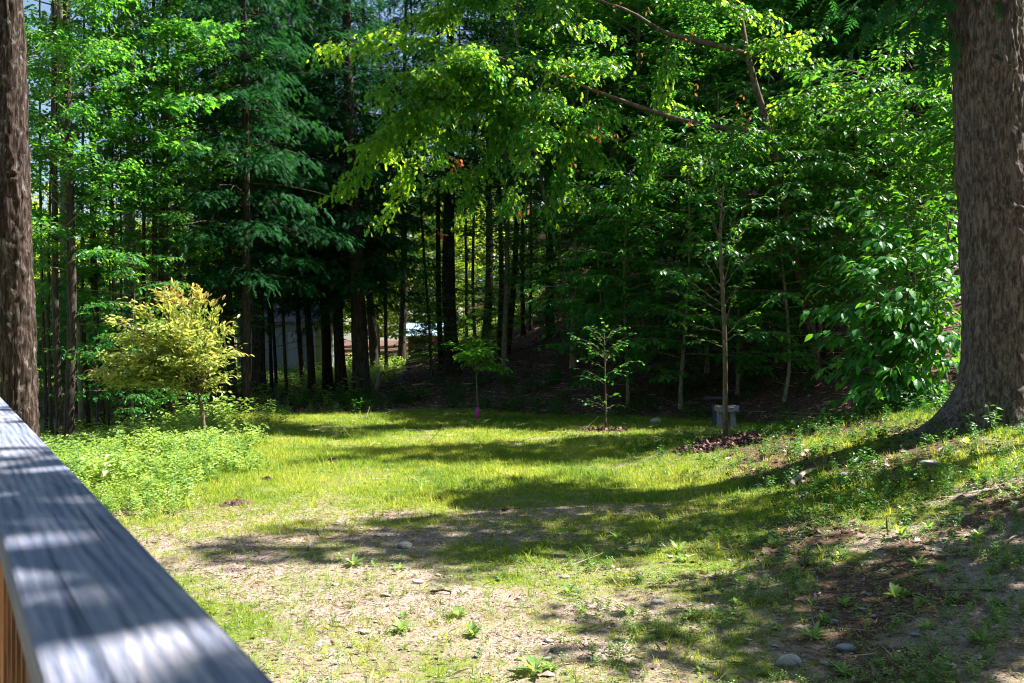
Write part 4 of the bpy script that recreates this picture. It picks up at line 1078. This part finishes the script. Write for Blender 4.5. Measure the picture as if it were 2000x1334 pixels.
cover(9500, lambda x, y: np.clip(bankf(x, y), 0, 1), .035, .085, CLOVER, 'darkweed', 15, "bank_ground_cover", "low green broadleaf plants covering the right bank")
# leafy stems: brush at the left, undergrowth at the wood's edge
def _plant(seed, n=16, lw=.16):
    r = np.random.default_rng(seed); V = []; F = []
    for s in range(3):
        a0 = r.uniform(0, 6.28); lean = r.uniform(.1, .4)
        for k in range(n // 3 + 2):
            h = .2 + .8 * (k + r.uniform(0, .6)) / (n / 3 + 2); a = a0 + k * 2.4; bx_ = lean * h * math.cos(a0); by_ = lean * h * math.sin(a0)
            L = r.uniform(.22, .38) * (1.15 - .5 * h); w = L * .3; c, s_ = math.cos(a), math.sin(a); i = len(V); dz = r.uniform(-.1, .12)
            V += [(h, bx_, by_), (h + .04 + dz * .5, bx_ + L * .5 * c - w * s_, by_ + L * .5 * s_ + w * c), (h + dz, bx_ + L * c, by_ + L * s_), (h + .04 + dz * .5, bx_ + L * .5 * c + w * s_, by_ + L * .5 * s_ - w * c)]
            F += [(i, i + 1, i + 2), (i, i + 2, i + 3)]
        i = len(V); V += [(0, 0, .012), (0, 0, -.012), (1, lean * math.cos(a0), lean * math.sin(a0))]; F += [(i, i + 1, i + 2)]
    return np.array(V, float), np.array(F)
PLANT = [_plant(40 + k) for k in range(4)]
def brush(x, y):        # the weedy edge left of the lawn
    bx0 = np.interp(y, [9, 10.8, 12, 15, 18, 20, 23], [-3.5, -3.7, -3.6, -4.3, -5.0, -5.2, -6.4]) + 1.5 * (fbm(x * 1.2, y * 1.2, 12, 2) - .5)
    return sstep(.35, -.5, x - bx0) * sstep(9.9, 10.8, y + .4 * np.sin(x * 2)) * (1 - sstep(21, 23.5, y))
cover(15000, lambda x, y: brush(x, y) * (.45 + .5 * (fbm(x * 1.5, y * 1.5, 14, 2) > .42)), .13, .34, PLANT, 'weed', 16, "brush", "bright leafy weeds below the plum tree at the lawn's left edge", y0=9.8, y1=24, hue=(.1, 1))
cover(2600, lambda x, y: brush(x, y) * (fbm(x * 1.3, y * 1.3, 15, 2) > .5), .22, .5, PLANT[:2], 'weed', 23, "tall_brush", "taller pale stems standing out of the leafy weeds at the lawn's left edge", y0=9.8, y1=24, hue=(.4, 1), wide=.8)
cover(5000, lambda x, y: np.clip(brush(x + .35, y) + .5 * brush(x - .7, y), 0, 1), .12, .4, [_blades(9, 120, .012, .5), _blades(9, 121, .012, .5)], 'grass', 24, "rough_grass", "long loose grass growing through the weeds at the lawn's left edge", y0=9.5, y1=24, hue=(.2, .8), wide=.5)
cover(9000, lambda x, y: np.clip(sstep(-.5, 2.2, x) * (.1 + .8 * (fbm(x * 1.6, y * 1.6, 18, 3) > .52)), 0, 1), .03, .10, PLANT, 'weed', 25, "soil_weeds", "scattered small leafy weeds in the shaded soil at lower right", y0=4.8, y1=11, hue=(.1, .9))
cover(2600, lambda x, y: sstep(1.5, -.5, x) * (.15 + .7 * (fbm(x * 1.6, y * 1.6, 21, 3) > .55)), .025, .07, PLANT, 'weed', 26, "yard_weeds", "scattered small leafy weeds in the sunlit soil beside the deck", y0=4.8, y1=11, hue=(.4, 1))
und = lambda x, y: np.clip(sstep(-.7, .2, y - edge(x)) * (1 - sstep(3.0, 7, y - edge(x))) * (fbm(x * .9, y * .9, 13, 3) > .52) * (x > -6.5) + (sstep(5.2, 6.2, x) * (y > 13)) * (y < 19) * .7, 0, 1)
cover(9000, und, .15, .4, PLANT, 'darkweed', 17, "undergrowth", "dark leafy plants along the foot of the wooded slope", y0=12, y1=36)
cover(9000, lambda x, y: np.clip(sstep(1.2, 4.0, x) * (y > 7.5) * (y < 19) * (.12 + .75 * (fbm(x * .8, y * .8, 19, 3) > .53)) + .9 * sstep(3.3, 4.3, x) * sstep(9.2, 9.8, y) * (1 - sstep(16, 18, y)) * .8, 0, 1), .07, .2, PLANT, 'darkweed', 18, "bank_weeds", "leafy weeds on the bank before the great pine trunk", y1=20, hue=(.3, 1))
cover(5500, lambda x, y: (litter(x, y)[1] > .5) * 1.0, .15, .4, PLANT, 'weed', 19, "clearing_weeds", "sunlit weeds around the grey shed", y0=33, y1=56, hue=(.5, 1))
cover(5500, lambda x, y: sstep(-4.5, -7, x) * sstep(20, 24, y) * .8, .2, .6, PLANT, 'weed', 20, "wood_floor_weeds", "leafy plants on the floor of the wood at left", y0=19, y1=50, hue=(.2, 1))

# fallen leaves, needles and twigs
q = np.random.default_rng(33)
x, y = zone(60000, -40, 40, 8, 46, q); k = q.random(len(x)) < np.clip(litter(x, y)[0], 0, 1); x, y = x[k], y[k]; m_ = len(x)
V, F, nv = scatter(LEAF_LOW, np.stack([x, y, ground(x, y) + .012], -1), q.normal(0, 1, (m_, 3)) * [1, 1, .25], np.array([0, 0, 1.]) + q.normal(0, .35, (m_, 3)), q.uniform(.05, .13, m_), 1.3)
g = Geo(); g.add(V, F, np.repeat(q.beta(1.5, 2.2, m_), nv))
link("leaf_litter", g.mesh("leaf_litter", M['litter']), kind="stuff", label="brown fallen leaves on the wooded slope", cat="leaf litter")
x, y = zone(34000, -40, 40, 5, 22, q); k = q.random(len(x)) < .45 + .55 * (x > .5); x, y = x[k], y[k]; m_ = len(x)
V, F, nv = scatter(LEAF_LOW, np.stack([x, y, ground(x, y) + .012], -1), q.normal(0, 1, (m_, 3)) * [1, 1, .25], np.array([0, 0, 1.]) + q.normal(0, .3, (m_, 3)), np.exp(q.normal(-3.9, .45, m_)))
g = Geo(); g.add(V, F, np.repeat(q.random(m_), nv))
link("lawn_litter", g.mesh("lawn_litter", M['litter']), kind="stuff", label="small dead leaves scattered on the lawn and bank", cat="leaf litter")
x, y = zone(6000, -40, 40, 5, 34, q); k = q.random(len(x)) < .45 + .4 * (x > .5) * (y < 14) + .7 * litter(x, y)[0]; x, y = x[k], y[k]; m_ = len(x)
V, F = sticks(np.stack([x, y, ground(x, y) + .01], -1), q.normal(0, 1, (m_, 3)) * [1, 1, .12], q.uniform(.05, .35, m_) * np.where(y > 18, 2, 1), q.uniform(.0015, .004, m_) * np.where(y > 18, 1.8, 1))
g = Geo(); g.add(V, F, .5)
link("fallen_twigs", g.mesh("fallen_twigs", M['pole']), kind="stuff", label="thin dry twigs strewn on soil and litter", cat="twigs")
x, y = zone(60000, -40, 40, 4.8, 13, q); k = q.random(len(x)) < .9 * (1 - lush(x, y)) + .1; x, y = x[k], y[k]; m_ = len(x)
V, F, nv = scatter(LEAF_LOW, np.stack([x, y, ground(x, y) + .008], -1), q.normal(0, 1, (m_, 3)) * [1, 1, .2], np.array([0, 0, 1.]) + q.normal(0, .3, (m_, 3)), np.exp(q.normal(-3.1, .45, m_)), .16)
g = Geo(); g.add(V, F, np.repeat(q.random(m_), nv))
link("dry_thatch", g.mesh("dry_thatch", M['straw']), kind="stuff", label="dry straw bits lying on the bare soil", cat="thatch")
# gravel
OCT = (np.array([(1, 0, 0), (-1, 0, 0), (0, .8, 0), (0, -.8, 0), (.1, 0, .45), (0, .1, -.4)], float), np.array([(0, 2, 4), (2, 1, 4), (1, 3, 4), (3, 0, 4)]))
x, y = zone(30000, -40, 40, 4.8, 15, q); k = q.random(len(x)) < (1 - lush(x, y)) ** 1.5 * sstep(16, 8, y); x, y = x[k], y[k]; m_ = len(x)
V, F, nv = scatter(OCT, np.stack([x, y, ground(x, y) + .004], -1), q.normal(0, 1, (m_, 3)) * [1, 1, .2], np.array([0, 0, 1.]) + q.normal(0, .2, (m_, 3)), np.exp(q.normal(-4.85, .5, m_)))
g = Geo(); g.add(V, F, np.repeat(q.random(m_), nv))
link("gravel", g.mesh("gravel", M['gravel']), kind="stuff", label="small pale gravel in the bare soil", cat="gravel")

# ------------------------------------------------------------------ stones one can count
def stone_mesh(seed, flat=.45):
    import bmesh
    bm = bmesh.new(); bmesh.ops.create_icosphere(bm, subdivisions=3, radius=1)
    q = np.random.default_rng(seed); pl = unit(q.normal(0, 1, (9, 3))); h = q.uniform(.62, .95, 9)
    for v in bm.verts:
        p = np.array(v.co)
        for n_, hh in zip(pl, h):
            d = p @ n_
            if d > hh: p = p - n_ * (d - hh) * .85
        p = p * (1 + .05 * (vnoise(p[0] * 3 + 9, p[1] * 3 + p[2] * 4 + 9, seed) - .5))
        v.co = p * [1, .8, flat]
    me = bpy.data.meshes.new("stone"); bm.to_mesh(me); bm.free()
    for p_ in me.polygons: p_.use_smooth = True
    return me
SM = [stone_mesh(k, f_) for k, f_ in enumerate((.5, .35, .6, .28, .42, .5))]
for me in SM: me.materials.append(M['stone'])
SB = stone_mesh(11, .22); SB.materials.append(M['bluestone']); SB2 = stone_mesh(12, .45); SB2.materials.append(M['bluestone'])
def stone(px, py, w, lab, me, group=None, tall=1.0, rz=0.0):
    x, y, z = hit(px, py); s = w / 2 / FPX * y
    o = link("stone", me, None, (x, y, z + s * .2), None, lab, "stone", group); o.scale = (s, s, s * tall); o.rotation_euler = (0, 0, rz); return o
stone(1540, 1302, 52, "biggest pale rounded stone at the bottom edge of the photo", SM[2], tall=1.1)
stone(1652, 1274, 46, "flat blue grey slate behind the biggest rounded stone", SB, rz=.3, tall=1.4)
stone(1852, 1308, 34, "mottled half buried stone at the bottom right", SM[4])
stone(1627, 1216, 22, "round bluish stone up the shade from the flat slate", SB2)
stone(1684, 1192, 20, "small flat bluish stone uppermost in the shaded soil", SB)
stone(1610, 1300, 17, "little pale stone just right of the biggest rounded stone", SM[5])
stone(1280, 826, 24, "pale lumpy rock at the lawn's far edge left of the bench", SM[2], tall=1.2)
stone(790, 1070, 32, "tan stone at the tip of the long shadow on the lawn", SM[0], tall=1.1)
stone(1103, 1130, 20, "bright round stone in the sunlit bare soil", SM[5])
stone(1072, 1254, 24, "bright flat stone low in the sunlit bare soil", SM[1])
stone(1070, 1292, 22, "longish grey stone below the bright flat stone", SM[3], rz=.4)
stone(816, 1140, 26, "white flat stone left of the dark stick", SM[1])
stone(712, 1238, 28, "broad pale stone left of centre near the bottom", SM[3])
stone(1285, 1180, 28, "layered grey stone at the edge of the lower shade", SM[4])
stone(1652, 930, 24, "pale stone on the bank right of the curved root", SM[5])
stone(1815, 912, 44, "long weathered rock jutting from the bank below the great pine", SM[3], tall=1.6, rz=.5)
stone(1955, 1182, 30, "flat stone at the right edge in the shaded soil", SB, rz=-.2)
stone(1462, 1252, 18, "small slate in the shade left of the round bluish stone", SB)
stone(1790, 1245, 26, "purplish flat stone in the lower right shade", SB, rz=.9)
stone(655, 1145, 16, "small pale stone in the sunny soil left of centre", SM[0])
GL = [(1540, 1302, "the biggest rounded stone"), (1652, 1274, "the flat slate"), (1852, 1308, "the mottled half buried stone"), (1684, 1192, "the uppermost bluish stone"), (1103, 1130, "the bright round stone"), (1072, 1254, "the bright flat stone"), (863, 1162, "the short dark stick"),
      (712, 1238, "the broad pale stone"), (1285, 1180, "the layered grey stone"), (790, 1070, "the tan stone at the shadow tip"), (1652, 930, "the pale bank stone"), (1815, 912, "the long weathered rock"), (1955, 1182, "the flat stone at the right edge"), (1760, 1050, "the big dark leaved clump"),
      (1325, 1078, "the bright rosette"), (1570, 940, "the curved root"), (1400, 1012, "the leafy weed up the bank"), (1205, 1052, "the clump of bright blades"), (925, 1245, "the bright round leaved weed"), (1510, 1070, "the weed at the bank's foot")]
def near_lm(px, py):
    a = min(GL, key=lambda g: (g[0] - px) ** 2 + (g[1] - py) ** 2); dx, dy = px - a[0], py - a[1]
    return ("right of " if dx > 0 else "left of ") + a[2] if abs(dx) > abs(dy) else ("below " if dy > 0 else "above ") + a[2]
q = np.random.default_rng(44)
for k in range(90):
    px = q.uniform(560, 1990); py = q.uniform(1030, 1328)
    if px < 560 + (py - 1030) * .2: continue
    if q.random() < .75 and not (850 < px < 1950): continue
    stone(px, py, q.uniform(6, 15), "small stone in the soil " + near_lm(px, py), (SM[k % 6] if px < 1350 else (SB2 if k % 2 else SM[k % 6])), "small stones in the foreground soil", rz=q.uniform(0, 6.28))

# sticks, root, soil
def stick_at(p0, p1, w, lab, mt='pole', cat="stick", name="fallen_stick", group=None, arc=.02):
    a = np.array(hit(*p0)); b = np.array(hit(*p1)); r = w / 2 / FPX * a[1]; s = np.linspace(0, 1, 8)[:, None]
    P = a + (b - a) * s; q = np.random.default_rng(int(p0[0])); P[:, :2] += q.normal(0, .012, (8, 2)); P[:, 2] = ground(P[:, 0], P[:, 1]) + r * .8 + np.sin(s[:, 0] * 3.14) * arc
    g = Geo(); g.add(*tube(P - a, np.linspace(r, r * .45, 8), 7, .15, 2)); return link(name, g.mesh(name, M[mt], True), None, tuple(a), None, lab, cat, group)
stick_at((838, 1160), (888, 1164), 6, "short dark stick at the edge of the sunlit bare soil", 'darkbark')
stick_at((985, 1000), (1016, 996), 6, "dark stick at the top of the long shadow", 'darkbark')
stick_at((1545, 955), (1595, 922), 13, "pale curved root surfacing on the bank", 'pole', "root", "exposed_root", arc=.06)
stick_at((1775, 960), (1800, 978), 6, "pale bent stick on the bank below the long rock")
stick_at((1583, 1178), (1605, 1162), 7, "short pale stick in the shaded soil on the right")
stick_at((1738, 1210), (1790, 1209), 3, "thin straight pale twig in the lower right shade")
stick_at((1960, 1068), (1990, 1048), 5, "pale stick near the right edge of the bank")
stick_at((1550, 868), (1572, 876), 3, "thin pale twig in the grass right of the larger mulch ring")
stick_at((1375, 790), (1340, 800), 4, "dead branch lying left of the stone bench", 'darkbark')
stick_at((735, 762), (752, 738), 9, "pale broken stub leaning by the widest hemlock", 'pole', arc=.3)
q = np.random.default_rng(45)
for k in range(22):
    px = q.uniform(480, 1300); py = np.interp(px, [480, 900, 1300], [790, 770, 800]) - q.uniform(5, 60); L = q.uniform(15, 50); a = q.uniform(-.5, .5)
    stick_at((px, py), (px + L * math.cos(a), py + L * math.sin(a) * .5), q.uniform(2, 4), "fallen branch in the litter " + spot(*hit(px, py)[:2]).replace("behind", "near"), 'pole' if k % 2 else 'twig', "branch", "fallen_branch", "fallen branches in the litter")
def soil_mound(px, py, w, lab, seed):
    x, y, z = hit(px, py); R = w / 2 / FPX * y; q = np.random.default_rng(seed); n, m_ = 8, 26; V = [(0, 0, .05)]; F = []
    for i in range(1, n + 1):
        for j in range(m_):
            a = j / m_ * 6.283; s = i / n; rr = s * R * (1 + .25 * math.sin(2 * a + seed)); X_, Y_ = rr * math.cos(a), rr * math.sin(a) * .8
            V.append((X_, Y_, .055 * (1 - s ** 2) + q.normal(0, .009) * (i < n) + float(ground(x + X_, y + Y_)) - z - .012 * (i == n)))
    for j in range(m_): F.append((0, 1 + j, 1 + (j + 1) % m_))
    for i in range(n - 1):
        for j in range(m_):
            a = 1 + i * m_ + j; b = 1 + i * m_ + (j + 1) % m_; F += [(a, a + m_, b + m_), (a, b + m_, b)]
    g = Geo(); g.add(V, F); link("soil_mound", g.mesh("soil_mound", M['soil']), None, (x, y, z), None, lab, "soil mound")
soil_mound(462, 985, 62, "dark dug soil at the lower end of the leafy brush", 1)
soil_mound(650, 902, 22, "small dark molehill in the middle of the sunlit lawn", 2)
soil_mound(522, 939, 24, "little dark soil patch near the brush", 3)

# ------------------------------------------------------------------ broadleaf weeds that stand out
def weed_proto(n, L, kind, seed):
    q = np.random.default_rng(seed); t = thing("weed_plant", "weed", "weed"); ms = []
    for k in range(2):
        g = Geo(); T = BEECH if kind == 'broad' else LANCE; g.add(T[0] * [1, 1.15, 1], T[1], .35 + .45 * k); ms.append(g.mesh("leaf", M['weed' if kind != 'dark' else 'darkweed']))
    for k in range(n):
        o = link("leaf", ms[k % 2], t); a = k * 2.4; e = q.uniform(.2, 1.3); s = L * q.uniform(.7, 1.1)
        o.rotation_euler = (q.uniform(-.2, .2), -e, a); o.location = (.01 * math.cos(a), .01 * math.sin(a), .005 + .02 * (k / n)); o.scale = (s,) * 3
    return t
WP = [weed_proto(11, .085, 'broad', 1), weed_proto(13, .12, 'lance', 2), weed_proto(9, .12, 'broad', 3)]
def dup(root, loc, rz, s, label, group=None):
    r = root.copy(); scene.collection.objects.link(r); r.location = loc; r.rotation_euler = (0, 0, rz); r.scale = (s,) * 3; r["label"] = label
    if group: r["group"] = group
    elif "group" in r: del r["group"]
    for ch in list(root.children):
        c = ch.copy(); scene.collection.objects.link(c); c.parent = r
    return r
used = set()
def weed(px, py, k, s, lab, group=None):
    s *= .8
    x, y, z = hit(px, py); rz = (px * 7.3) % 6.28
    if k not in used:
        used.add(k); r = WP[k]; r.location = (x, y, z); r.rotation_euler = (0, 0, rz); r.scale = (s,) * 3; r["label"] = lab
        if group: r["group"] = group
        return
    dup(WP[k], (x, y, z), rz, s, lab, group)
weed(1760, 1050, 2, 1.3, "big dark leaved clump in the middle of the right bank")
weed(1325, 1078, 1, 1.2, "bright rosette at the right end of the sunlit soil")
weed(1400, 1012, 0, 1.0, "leafy weed up the bank between sunlit patches")
weed(1750, 1172, 2, 1.1, "leafy clump in the shade above the flat slate")
weed(1588, 1250, 1, 1.2, "long leaved rosette just above the biggest rounded stone")
weed(1045, 1318, 1, 1.4, "long leaved rosette at the bottom edge of the sunlit soil")
weed(925, 1245, 0, 1.2, "bright round leaved weed left of the bright flat stone")
weed(783, 1235, 1, 1.1, "upright leafy weed right of the broad pale stone")
weed(690, 1105, 1, 1.1, "upright narrow weed alone below the long shadow")
weed(1890, 872, 2, 1.5, "pale broad leaved seedling before the great pine's foot")
weed(1205, 1052, 1, 1.1, "clump of bright blades in the centre of the lawn's lower edge")
weed(1510, 1070, 0, 1.4, "leafy weed where the bank meets the shade")
weed(1860, 945, 2, 1.3, "broad leaved plant below the long weathered rock")
weed(1770, 925, 2, 1.3, "light green broad leaved plant left of the long weathered rock")
weed(1110, 1160, 0, 1.1, "low weed just below the bright round stone")
weed(1840, 1120, 0, 1.3, "small bright weed on the lower right bank")
weed(1915, 1260, 0, 1.5, "leafy weed near the bottom right corner")
weed(1490, 930, 0, 1.3, "cluster of pale leaves left of the curved root")
weed(1230, 1200, 1, 1.0, "narrow leaved weed at the lower shade's left end")
q = np.random.default_rng(46)
for k in range(80):
    px = 700 + 1290 * q.random() ** .65; py = q.uniform(880, 1325)
    if py < 1000 and px < 1450: continue
    weed(px, py, int(q.integers(0, 3)), q.uniform(.5, 1.1), "small leafy weed " + near_lm(px, py), "broad leaved weeds on bank and soil")

# ------------------------------------------------------------------ deck railing beside the camera
m, nt, out = mat("weathered_deck_wood_sky_tint")
v = mapping(nt, (34, 2.0, 34)); n1 = noise(nt, v, 1.6, 7, .65, .5)
v2 = mapping(nt, (3.5, 1.1, 3.5)); n2 = noise(nt, v2, 2.4, 4, .6)
wv = N(nt, "ShaderNodeTexWave", wave_type='BANDS', bands_direction='X'); wv.inputs["Scale"].default_value = 22; wv.inputs["Distortion"].default_value = 9; wv.inputs["Detail"].default_value = 4; wv.inputs["Detail Scale"].default_value = .6
nt.links.new(mapping(nt, (1, .12, 1)), wv.inputs["Vector"])
h = math_(nt, 'ADD', math_(nt, 'MULTIPLY', n1, .9), math_(nt, 'MULTIPLY', wv.outputs["Fac"], .13))
c = ramp(nt, h, [(.32, (.05, .06, .095)), (.45, (.15, .165, .23)), (.56, (.23, .235, .30)), (.72, (.36, .335, .37))])
c = mix(nt, ramp(nt, n2, [(.45, (0, 0, 0)), (.75, (.7, .7, .7))]), c, (.09, .13, .24))  # bluish patches and grain tint put skylit shade into the wood colour
kn = N(nt, "ShaderNodeTexVoronoi"); kn.inputs["Scale"].default_value = 1.0; nt.links.new(mapping(nt, (11, 2.6, 11)), kn.inputs["Vector"])
c = mix(nt, ramp(nt, kn.outputs["Distance"], [(.05, (.85, .85, .85)), (.13, (0, 0, 0))]), c, (.05, .03, .03))
crk = noise(nt, mapping(nt, (70, .9, 70)), 1.2, 3, .5)
c = mix(nt, ramp(nt, crk, [(.30, (.8, .8, .8)), (.36, (0, 0, 0))]), c, (.03, .03, .045))
principled(nt, out, c, .72, .35, bump(nt, h, 1.0, .006)); M['deck'] = m
m, nt, out = mat("stained_lumber")
n1 = noise(nt, mapping(nt, (26, 26, 1.6)), 1.6, 6, .6, .8)
c = ramp(nt, n1, [(.3, (.08, .028, .01)), (.55, (.18, .075, .025)), (.75, (.28, .13, .05))])
principled(nt, out, c, .7, .3, bump(nt, n1, .5, .003)); M['stain'] = m
RA = math.atan2(1110, 1944)             # heading of the rail, left of straight ahead
rail = thing("deck_railing", "weathered grey deck railing running away along the lower left", "railing", (0, 0, 0), RA)
ca, sa = math.cos(RA), math.sin(RA)
def to_local(x, y): return (x * ca + y * sa, -x * sa + y * ca)
xr, yr = to_local(-.162, .692)
RX1 = xr; RX0 = xr - .143; RZ = CAM_Z - .24
boxobj("top_board", (RX0, RX1, -1.6, 6.2, RZ - .038, RZ), M['deck'], rail, .006)
boxobj("side_rail", (RX0 + .052, RX0 + .088, -1.6, 6.2, RZ - .128, RZ - .040), M['stain'], rail, .003)
boxobj("bottom_rail", (RX0 + .052, RX0 + .088, -1.6, 6.2, RZ - .90, RZ - .812), M['stain'], rail, .003)
for yy in (-1.2, .98, 3.2, 5.4):
    boxobj("post", (RX0 + .006, RX0 + .05, yy - .045, yy + .045, RZ - 1.9, RZ - .040), M['stain'], rail, .004)
bal = Geo(); bal.add(*box(-.018, .018, -.018, .018, -.81, -.13)); bal = bal.mesh("baluster", M['stain'])
for k in range(52):
    link("baluster", bal, rail, (RX0 + .07, -1.5 + k * .145, RZ))
